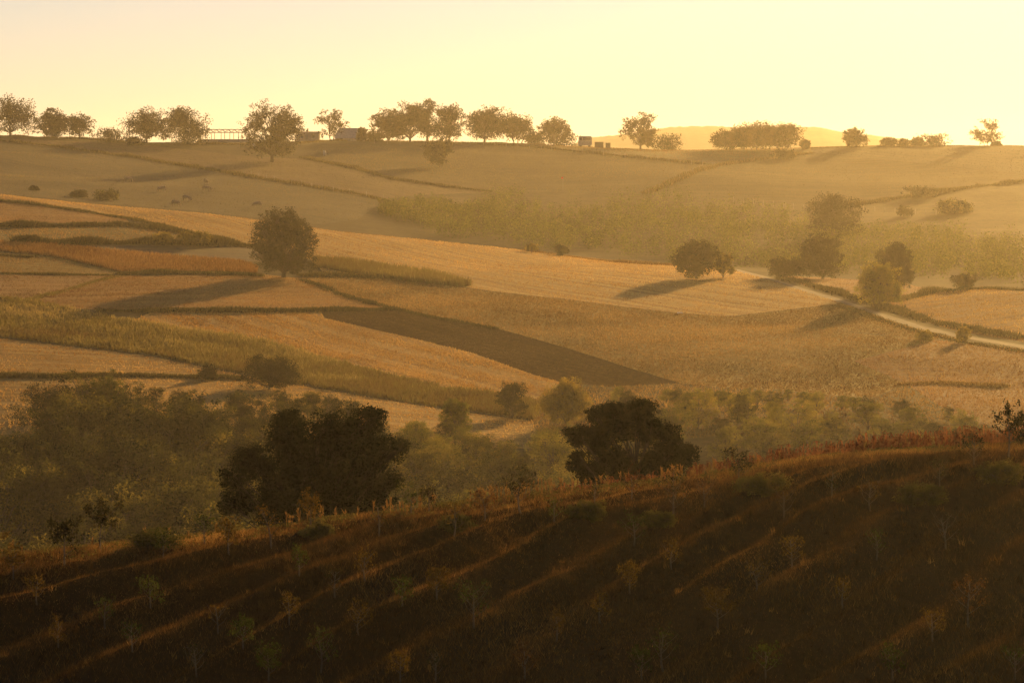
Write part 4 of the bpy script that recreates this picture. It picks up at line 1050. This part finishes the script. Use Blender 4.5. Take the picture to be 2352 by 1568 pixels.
SAPS = [
 (148,1198,1302,90,'d',2.4,0.02,'dark leafy sapling left of the taller crest sapling at far left'),
 (232,1158,1272,92,'d',2.4,0.03,'tallest dark leafy sapling standing on the crest at far left'),
 (30,1256,1335,80,'y',1.5,0.0,'golden bushy sapling at the left edge of the picture'),
 (375,1222,1284,50,'g',0.7,0.0,'small green sapling on the crest right of the tall left pair'),
 (472,1174,1255,52,'g',0.45,-0.04,'spindly green-tipped sapling left of the larger oak'),
 (527,1186,1292,56,'y',1.2,0.0,'golden-brown sapling at the left foot of the larger oak'),
 (622,1150,1262,50,'y',0.45,-0.18,'leaning yellow sapling in front of the larger oak'),
 (714,1134,1222,60,'y',1.5,0.0,'yellow-leaved sapling against the trunk of the larger oak'),
 (869,1150,1236,30,'d',0.2,0.0,'bare upright sapling near the right edge of the larger oak'),
 (945,1138,1188,60,'g',0.6,0.03,'low green sapling right of the larger oak on the crest'),
 (985,1145,1182,50,'d',0.8,0.0,'short bushy sapling beside the low green one on the crest'),
 (1042,1150,1234,50,'y',0.35,0.05,'thin forked sapling below the crest between the oaks'),
 (1112,1128,1200,56,'r',0.8,-0.03,'reddish sapling on the crest between the two oaks'),
 (1198,1080,1182,80,'d',1.4,-0.06,'tall leafy sapling on the crest midway between the oaks'),
 (1272,1160,1205,44,'g',0.6,0.0,'bright green sapling just below the crest midway sapling'),
 (1368,1098,1168,36,'d',0.35,-0.02,'thin sapling at the left foot of the smaller oak'),
 (1450,1090,1155,60,'r',0.5,0.02,'russet sapling in front of the smaller oak'),
 (1455,1178,1262,62,'g',0.5,0.0,'green-tipped sapling on the slope below the smaller oak'),
 (1546,1078,1200,70,'d',0.6,0.0,'tall thin sapling at the right edge of the smaller oak'),
 (1617,1098,1168,56,'r',0.25,-0.03,'bare forked sapling right of the smaller oak'),
 (1698,1040,1118,60,'d',1.2,-0.03,'dark-topped sapling on the crest right of the smaller oak'),
 (1800,1112,1196,60,'y',0.4,0.0,'thin sapling below the dark rounded bramble clump'),
 (1912,1072,1145,40,'d',0.25,0.0,'bare sapling on the upper slope below the dead maize'),
 (2002,1096,1182,60,'y',0.25,-0.05,'sparse pale-stemmed sapling on the upper right slope'),
 (2158,1058,1120,40,'d',0.3,0.0,'thin sapling on the right slope under the dead maize'),
 (2238,1012,1078,60,'d',0.5,0.0,'bushy-topped sapling in front of the dead maize'),
 (2316,934,1052,84,'d',1.9,0.0,'tall leafy sapling rising above the dead maize at right'),
 (2356,952,1058,70,'d',1.9,0.0,'leafy sapling cut by the right edge of the picture'),
 (242,1384,1445,46,'g',0.6,0.0,'small green sapling low on the left slope'),
 (346,1340,1408,46,'g',0.8,-0.05,'bright green sapling halfway down the left slope'),
 (86,1346,1402,44,'y',0.7,0.0,'golden sapling halfway down at the left edge'),
 (134,1440,1492,32,'y',0.5,0.0,'short yellow sapling low at the left edge'),
 (305,1440,1505,50,'g',0.2,-0.06,'nearly bare sapling low on the left slope'),
 (500,1395,1470,50,'y',0.25,-0.05,'sparse orange-leaved sapling low on the left slope'),
 (560,1438,1512,46,'g',0.8,0.04,'green sapling low on the slope left of centre'),
 (452,1520,1590,50,'d',0.15,-0.08,'bare sapling at the bottom edge left of centre'),
 (616,1520,1600,56,'g',1.1,0.0,'leafy green sapling at the bottom edge left of centre'),
 (663,1376,1440,44,'y',0.5,0.0,'yellow-tipped sapling on the slope below the larger oak'),
 (686,1268,1322,40,'g',0.7,0.0,'green sapling just down the slope from the larger oak'),
 (770,1320,1372,36,'d',0.15,0.0,'bare twig sapling on the slope below the larger oak'),
 (840,1278,1338,52,'y',0.6,-0.05,'golden sapling on the slope right of the larger oak'),
 (735,1448,1545,76,'g',0.5,0.0,'wide sparse green sapling low on the slope'),
 (826,1392,1482,56,'y',0.5,-0.02,'yellow and bare sapling left of the wide green sapling'),
 (925,1338,1412,46,'g',0.9,0.0,'bright green narrow sapling in the middle of the slope'),
 (1004,1306,1376,48,'y',1.3,0.0,'bright golden sapling in the middle of the slope'),
 (1088,1338,1462,96,'g',0.6,0.0,'widest green sapling with spread branches in mid slope'),
 (920,1502,1600,50,'y',0.9,0.0,'golden sapling at the bottom edge below mid slope'),
 (1000,1490,1565,44,'d',0.2,0.0,'bare sapling near the bottom edge in the middle'),
 (1205,1512,1600,60,'r',0.6,0.0,'russet sapling at the bottom edge right of middle'),
 (1278,1408,1482,34,'y',0.4,0.0,'narrow sapling with a yellow tuft on the lower slope'),
 (1378,1388,1446,36,'y',0.7,0.0,'small golden sapling on the lower slope right of middle'),
 (1446,1300,1375,52,'y',1.4,-0.03,'brightest golden-orange sapling in the middle right of slope'),
 (1543,1250,1312,52,'y',0.7,0.0,'golden sapling above and right of the brightest orange one'),
 (1648,1350,1452,72,'y',1.4,-0.04,'large golden sapling on the lower right slope'),
 (1525,1440,1545,64,'g',0.3,-0.05,'sparse green-leaved sapling low on the right slope'),
 (1475,1508,1600,52,'g',0.7,0.0,'green sapling at the bottom edge right of middle'),
 (1760,1490,1575,64,'g',0.8,-0.03,'green sapling near the bottom at lower right'),
 (1820,1226,1306,56,'y',0.5,-0.06,'yellow-tipped pale-stemmed sapling in the right half of slope'),
 (1735,1285,1362,60,'y',0.25,-0.08,'pale leaning nearly bare sapling on the right slope'),
 (2012,1238,1302,44,'g',0.35,0.0,'thin green-tipped sapling on the right slope'),
 (1936,1330,1402,44,'y',0.4,0.0,'thin yellow-tufted sapling on the lower right slope'),
 (2225,1318,1445,76,'r',0.9,0.0,'large russet-leaved sapling at the lower right'),
 (2140,1408,1492,50,'y',0.7,0.0,'golden sapling left of the large russet one'),
 (2050,1492,1580,54,'g',0.8,0.0,'green sapling near the bottom right'),
 (2172,1176,1262,70,'d',0.15,-0.12,'bare leaning sapling on the right slope below the bramble clump'),
 (2330,1480,1570,60,'g',0.3,0.0,'sparse sapling at the bottom right corner'),
]
for i, s in enumerate(SAPS): sapling(*s, 900 + i)

# ------------------------------------------------------------------ buildings, fences, animals and small things on the far slope
WALL = plain_mat('weathered render wall', (0.22, 0.17, 0.12), (0.34, 0.27, 0.19), 1.5)
ROOF = plain_mat('old tile roof', (0.16, 0.08, 0.05), (0.28, 0.15, 0.10), 2.5)
SHEET = plain_mat('grey sheet metal', (0.20, 0.19, 0.175), (0.30, 0.285, 0.26), 2.0, 0.7)
STEEL = plain_mat('rusty steel frame', (0.07, 0.05, 0.035), (0.14, 0.10, 0.07), 5.0)
WOODM = plain_mat('grey fence wood', (0.14, 0.11, 0.08), (0.26, 0.21, 0.16), 8.0)
DARKG = plain_mat('dark glass', (0.02, 0.02, 0.02), (0.04, 0.04, 0.04), 3.0, 0.15)
WHITE = plain_mat('white paint', (0.62, 0.60, 0.55), (0.78, 0.76, 0.72), 3.0, 0.45)
REDP = plain_mat('red plastic', (0.65, 0.03, 0.02), (0.75, 0.05, 0.03), 3.0, 0.4)
RUBBER = plain_mat('tyre rubber', (0.02, 0.02, 0.02), (0.04, 0.04, 0.04), 5.0)
HIDE_D = plain_mat('brown hide', (0.20, 0.135, 0.075), (0.30, 0.20, 0.115), 4.0)
HIDE_W = plain_mat('pale hide', (0.5, 0.42, 0.32), (0.66, 0.58, 0.46), 4.0)

def ridge_base(px0, px1, yb, D=None):
    cx = (px0 + px1) / 2
    if D is None: X, Y = hit(cx, yb, 900, 1160)
    else: Y = D; X = float(px_dir(cx, yb)[0]) * D
    return X, Y, float(Zg(X, Y)), (px1 - px0) * K * Y
# open frame shed
X, Y, z, w = ridge_base(462, 572, 334, 1072)
sh = thing('frame_shed', 'open skeleton of a shed with trussed roof on posts on the ridge', 'shed', (X, Y, z))
zt = lambda py: float(px_dir(517, py)[1]) * Y - z
m = MB(); m.quad_box(-w/2 - 1, w/2 + 1.5, -0.4, 0.0, -1.0, zt(320)); add('base_wall', m.mesh('base_wall', WALL, False), sh)
pz0, pz1, pz2 = zt(320.5), zt(304.5), zt(297.5)
for i, fx in enumerate([-0.46,-0.43,-0.28,-0.24,-0.08,-0.03,0.10,0.16,0.28,0.33,0.44,0.48]):
    m = MB(); yy = (i % 2) * 4.0 - 0.2; m.tube([(fx*w, yy, -0.8), (fx*w, yy, pz1)], [0.09, 0.09], 6); add('post', m.mesh('post', STEEL), sh)
for yy in (-0.2, 3.8):
    m = MB()
    m.tube([(-w/2, yy, pz1), (w/2, yy, pz1)], [0.07, 0.07], 5); m.tube([(-w/2, yy, pz2), (w/2, yy, pz2)], [0.07, 0.07], 5)
    k = 16
    for i in range(k):
        a, b = -w/2 + w * i / k, -w/2 + w * (i + 1) / k
        m.tube([(a, yy, pz2 if i % 2 else pz1), (b, yy, pz1 if i % 2 else pz2)], [0.07, 0.07], 5)
    add('truss', m.mesh('truss', STEEL), sh)
m = MB()
for i in range(9): a = -w/2 + w * i / 8; m.tube([(a, -0.4, pz2 + .1), (a, 4.0, pz2 + .1)], [0.06, 0.06], 5)
add('purlins', m.mesh('purlins', STEEL), sh)
# low house
def gable(name, label, px0, px1, yt, ye, yb, D, roofmat, wallmat, hip, depth, chimney):
    X, Y, z, w = ridge_base(px0, px1, yb, D)
    zt = lambda py: float(px_dir((px0 + px1) / 2, py)[1]) * Y - z
    e, t = zt(ye), zt(yt)
    o = thing(name, label, 'building', (X, Y, z))
    m = MB(); m.quad_box(-w/2 + 0.25, w/2 - 0.25, 0.25, depth - 0.25, -1.2, e); add('wall', m.mesh('wall', wallmat, False), o)
    m = MB(); hx = hip * w; b = 0
    m.v += [(-w/2, 0, e), (w/2, 0, e), (w/2, depth, e), (-w/2, depth, e), (-w/2 + hx, depth * 0.45, t), (w/2 - hx * 0.15, depth * 0.45, t)]
    m.f += [(0,1,5,4), (2,3,4,5), (3,0,4), (1,2,5), (3,2,1,0)]
    rf = add('roof', m.mesh('roof', roofmat, False), o)
    if chimney:
        m = MB(); m.quad_box(-0.05*w, 0.05*w - 0.3, depth*0.4, depth*0.4 + 0.5, t - 0.4, t + 0.9); add('chimney', m.mesh('chimney', wallmat, False), rf)
    for fx in (-0.28, 0.22):
        m = MB(); m.quad_box(fx*w - 0.45, fx*w + 0.45, 0.19, 0.26, 0.9, min(e - 0.25, 1.9)); wd = add('window', m.mesh('window', DARKG, False), o)
        m = MB(); m.quad_box(fx*w - 0.55, fx*w + 0.55, 0.10, 0.24, 0.80, 0.88); add('sill', m.mesh('sill', WHITE, False), wd)
    m = MB(); m.quad_box(-0.03*w - 0.45, -0.03*w + 0.45, 0.2, 0.27, -0.4, min(e - 0.2, 1.9)); add('door', m.mesh('door', WOODM, False), o)
    return o
gable('ridge_house', 'low flat-roofed house right of the large oak on the ridge', 678, 735, 302, 306, 332, 1085, ROOF, WALL, 0.05, 7, True)
gable('ridge_barn', 'barn with a sloping hipped roof end right of the thin tree', 768, 838, 294, 318, 324, 1085, SHEET, WALL, 0.14, 8, False)

# van on the skyline
X, Y, z, w = ridge_base(1328, 1359, 328, 1098)
van = thing('parked_van', 'small grey-white van parked on the skyline beside scrub', 'van', (X, Y, z + 0.15), 0.0)
hh = float(px_dir(1344, 313)[1]) * Y - z - 0.15
def van_body():
    m = MB(); b = 0; L = w; D2 = 1.9
    prof = [(-L/2, 0.3), (-L/2, hh*0.55), (-L/2 + 0.35, hh*0.95), (-L/2 + 0.7, hh), (L/2 - 0.3, hh), (L/2 - 0.05, hh*0.94), (L/2, hh*0.5), (L/2, 0.3)]
    n = len(prof)
    for y_ in (-D2/2, -D2/2 + 0.12, D2/2 - 0.12, D2/2):
        s = 0.96 if abs(y_) > D2/2 - 0.05 else 1.0
        m.v += [(x_ * s, y_, zz * (s if zz > 1 else 1)) for x_, zz in prof]
    for j in range(3):
        for i in range(n):
            k = (i + 1) % n; m.f.append((j*n + i, j*n + k, (j+1)*n + k, (j+1)*n + i))
    m.f.append(tuple(range(n))); m.f.append(tuple(range(3*n, 4*n))[::-1])
    return m
add('body', van_body().mesh('body', SHEET, False), van)
for x0, x1 in ((-w/2 + 0.45, -w/2 + 1.2), (-w/2 + 1.35, w/2 - 0.35)):
    m = MB(); m.quad_box(x0, x1, -0.975, -0.94, hh*0.6, hh*0.88); add('window', m.mesh('window', DARKG, False), van)
m = MB(); m.quad_box(w/2 - 0.06, w/2 + 0.03, -0.8, 0.8, 0.5, hh*0.9); add('rear_door', m.mesh('rear_door', STEEL, False), van)
for x_ in (-w/2 + 0.75, w/2 - 0.75):
    for y_ in (-0.9, 0.75):
        m = MB(); m.tube([(x_, y_, 0.18), (x_, y_ + 0.2, 0.18)], [0.33, 0.33], 14); add('wheel', m.mesh('wheel', RUBBER), van)
for a, b_, lab in ((1366, 1386, 'longer low dark crate on the skyline right of the van'), (1391, 1402, 'shorter low dark crate on the skyline right of the van')):
    X, Y, z, w = ridge_base(a, b_, 331, 1098)
    o = thing('low_crate', lab, 'crate', (X, Y, z), 0, 'low crates on the skyline'); hh2 = max(0.5, float(px_dir((a+b_)/2, 326 if a < 1380 else 328)[1]) * Y - z)
    m = MB(); m.quad_box(-w/2, w/2, 0, 1.2, -0.3, hh2 - 0.1); add('box', m.mesh('box', STEEL, False), o)
    m = MB(); m.quad_box(-w/2 - 0.06, w/2 + 0.06, -0.06, 1.26, hh2 - 0.09, hh2); add('lid', m.mesh('lid', WOODM, False), o)

# fences
POST = MB().tube([(0, 0, -0.3), (0, 0, 1.3)], [0.05, 0.045], 6).mesh('post', WOODM)
def fence(label, line, n, dmin, dmax):
    L = [hit(x, y, dmin, dmax) for x, y in line]
    cum = np.concatenate([[0], np.cumsum([math.dist(a, b) for a, b in zip(L, L[1:])])])
    t = np.linspace(0, cum[-1], n); xs = np.interp(t, cum, [p[0] for p in L]); ys = np.interp(t, cum, [p[1] for p in L])
    o = thing('post_fence', label, 'fence', (xs[0], ys[0], 0), 0, 'wire fences on the far slope')
    pts = []
    for x_, y_ in zip(xs, ys):
        z_ = float(Zg(x_, y_)); add('post', POST, o, (x_ - xs[0], y_ - ys[0], z_)); pts.append((x_ - xs[0], y_ - ys[0], z_))
    for k in (0.6, 1.15):
        m = MB(); m.tube([(a, b - 0.09, c + k) for a, b, c in pts], [0.012] * n, 4); add('wire', m.mesh('wire', STEEL), o)
fence('post and wire fence along the lower edge of hill-top field', [(1110,334),(1250,344),(1400,359),(1640,383)], 22, 820, 1160)
fence('post and wire fence above the young plantation', [(1685,464),(1860,483),(2000,486),(2150,495)], 20, 780, 1160)
fence('short line of fence posts climbing towards the hill-top corner', [(1490,446),(1560,414),(1636,384)], 9, 820, 1160)
fence('line of fence posts along the long hedge bank on grazing slope', [(560,402),(650,420),(760,440),(880,460)], 14, 780, 1160)
fence('fence posts below the ridge grove', [(860,330),(980,334),(1100,333)], 11, 900, 1160)

# grazing animals
def cow_mesh():
    V = [(-0.75,0,1.1),(-0.35,0,1.12),(0.15,0,1.08),(0.6,0,1.12),(0.95,0,0.98),(1.15,0,0.62),(1.28,0,0.36),(1.36,0,0.18),
         (-0.65,0.2,0.85),(-0.6,0.22,0.5),(-0.7,0.22,0.3),(-0.66,0.22,0.02), (-0.65,-0.2,0.85),(-0.5,-0.22,0.5),(-0.6,-0.22,0.3),(-0.56,-0.22,0.02),
         (0.55,0.18,0.8),(0.58,0.2,0.45),(0.6,0.2,0.02), (0.55,-0.18,0.8),(0.7,-0.2,0.45),(0.68,-0.2,0.02), (-0.92,0,1.0),(-0.98,0,0.6)]
    E = [(0,1),(1,2),(2,3),(3,4),(4,5),(5,6),(6,7),(0,8),(8,9),(9,10),(10,11),(0,12),(12,13),(13,14),(14,15),(3,16),(16,17),(17,18),(3,19),(19,20),(20,21),(0,22),(22,23)]
    Rr = [.30,.36,.38,.33,.22,.17,.14,.09, .17,.10,.07,.06, .17,.10,.07,.06, .15,.08,.06, .15,.08,.06, .05,.035]
    me = bpy.data.meshes.new('cow_cage'); me.from_pydata(V, E, []); ob = bpy.data.objects.new('cow_cage', me); COL.objects.link(ob)
    ob.modifiers.new('skin', 'SKIN'); ss = ob.modifiers.new('sub', 'SUBSURF'); ss.levels = 1; ss.render_levels = 1
    for i, sv in enumerate(me.skin_vertices[0].data):
        sv.radius = (Rr[i] * (0.8 if i < 5 else 1), Rr[i]); sv.use_root = (i == 1)
    dg = bpy.context.evaluated_depsgraph_get(); out = bpy.data.meshes.new_from_object(ob.evaluated_get(dg))
    bpy.data.objects.remove(ob); out.name = 'cow'
    return out
COW = cow_mesh(); COW.materials.clear(); COW.materials.append(HIDE_D)
COWW = COW.copy(); COWW.materials.clear(); COWW.materials.append(HIDE_W)
for x, y, rz, wh, lab in [
 (293, 419, 0.2, 0, 'brown animal grazing at left on the misty slope above the brow'),
 (373, 441, 3.0, 0, 'brown animal grazing in the middle of the misty slope'),
 (473, 424, 1.2, 0, 'brown animal standing higher, seen nearly end on, on misty slope'),
 (474, 440, 0.1, 0, 'brown animal just below the end-on one on the misty slope'),
 (428, 463, -0.3, 0, 'brown animal low on the misty slope near the stubble brow'),
 (402, 474, 0.3, 0, 'lowest brown animal, just above the stubble brow'),
 (592, 477, 3.1, 0, 'brown animal grazing left of the oval tree top'),
 (583, 342, 1.8, 1, 'pale animal at the foot of the large oak below the ridge'),
 (746, 358, 1.4, 1, 'pale animal on the slope below the ridge barn')]:
    X, Y = hit(x, y, 740, 1160)
    o = add('grazing_cow', COWW if wh else COW, None, (X, Y, float(Zg(X, Y)) - 0.02), rz)
    tag(o, lab, 'cow', 'animals grazing on the far slope')

# marker pole, scrap on the stubble, bird
X, Y = hit(1293, 441, 780, 1160); z = float(Zg(X, Y)); ph = float(px_dir(1293, 408)[1]) * Y - z
o = thing('marker_pole', 'thin pole with a red marker standing above the plantation', 'pole', (X, Y, z))
m = MB(); m.tube([(0, 0, -0.3), (0, 0, ph)], [0.04, 0.03], 6); add('pole', m.mesh('pole', WOODM), o)
m = MB(); m.quad_box(-0.42, 0.05, -0.06, -0.02, ph - 0.32, ph + 0.12); add('marker', m.mesh('marker', REDP, False), o)
X, Y = hit(1562, 722, 420, 640); z = float(Zg(X, Y))
gq = np.linspace(-0.5, 0.5, 9); ax, ay = np.meshgrid(gq, gq); az = 0.16 * (1 - 1.2 * (ax**2 + ay**2)) + 0.09 * vnoise(ax * 6, ay * 6) + 0.1
ix = np.arange(81).reshape(9, 9)
me = mesh_from('crumpled_sheet', np.column_stack([ax.ravel() * 0.8, ay.ravel() * 0.6, az.ravel()]), np.column_stack([ix[:-1,:-1].ravel(), ix[:-1,1:].ravel(), ix[1:,1:].ravel(), ix[1:,:-1].ravel()]), WHITE, True)
so = me.copy(); ob = add('crumpled_sheet', me, None, (X, Y, z)); tag(ob, 'small white crumpled scrap lying on the stubble between two tree shadows', 'scrap')
sol = ob.modifiers.new('thickness', 'SOLIDIFY'); sol.thickness = 0.02
Yb = 760.0; u, v = px_dir(846, 275)
bird = thing('bird', 'tiny dark bird in flight left of the ridge grove', 'bird', (float(u) * Yb, Yb, float(v) * Yb), 0.6)
m = MB(); m.tube([(-0.24,0,0.02),(-0.12,0,0),(0.05,0,0.0),(0.16,0,0.03),(0.24,0,0.02)], [0.02,0.06,0.075,0.05,0.012], 8); add('body', m.mesh('body', RUBBER), bird)
for s in (-1, 1):
    m = MB(); m.v += [(0.1,s*.05,.03),(-.1,s*.05,.03),(-.02,s*.32,.16),(.12,s*.3,.16),(-.1,s*.62,.1),(0.1,s*.05,.015),(-.1,s*.05,.015),(-.02,s*.32,.145),(.12,s*.3,.145),(-.1,s*.62,.09)]
    m.f += [(0,1,2,3),(3,2,4),(8,7,6,5),(9,7,8),(0,3,8,5),(3,4,9,8),(4,2,7,9),(2,1,6,7),(1,0,5,6)]; add('wing', m.mesh('wing', RUBBER, False), bird)

# ------------------------------------------------------------------ the hazy air of the valley
hm = MB(); hm.quad_box(-1400, 1400, -260, 4400, -48, 76)
hmat = bpy.data.materials.new('haze'); hmat.use_nodes = True
hn, hl = hmat.node_tree.nodes, hmat.node_tree.links
hn.clear()
pv = hn.new('ShaderNodeVolumePrincipled')
pv.inputs['Color'].default_value = (0.96, 0.86, 0.68, 1)
pv.inputs['Density'].default_value = HAZE_DENSITY
pv.inputs['Anisotropy'].default_value = HAZE_G
ho = hn.new('ShaderNodeOutputMaterial'); hl.new(pv.outputs[0], ho.inputs['Volume'])
tag(add('haze', hm.mesh('haze', hmat, False)), 'golden haze filling the air over the valley', 'haze', kind='stuff')
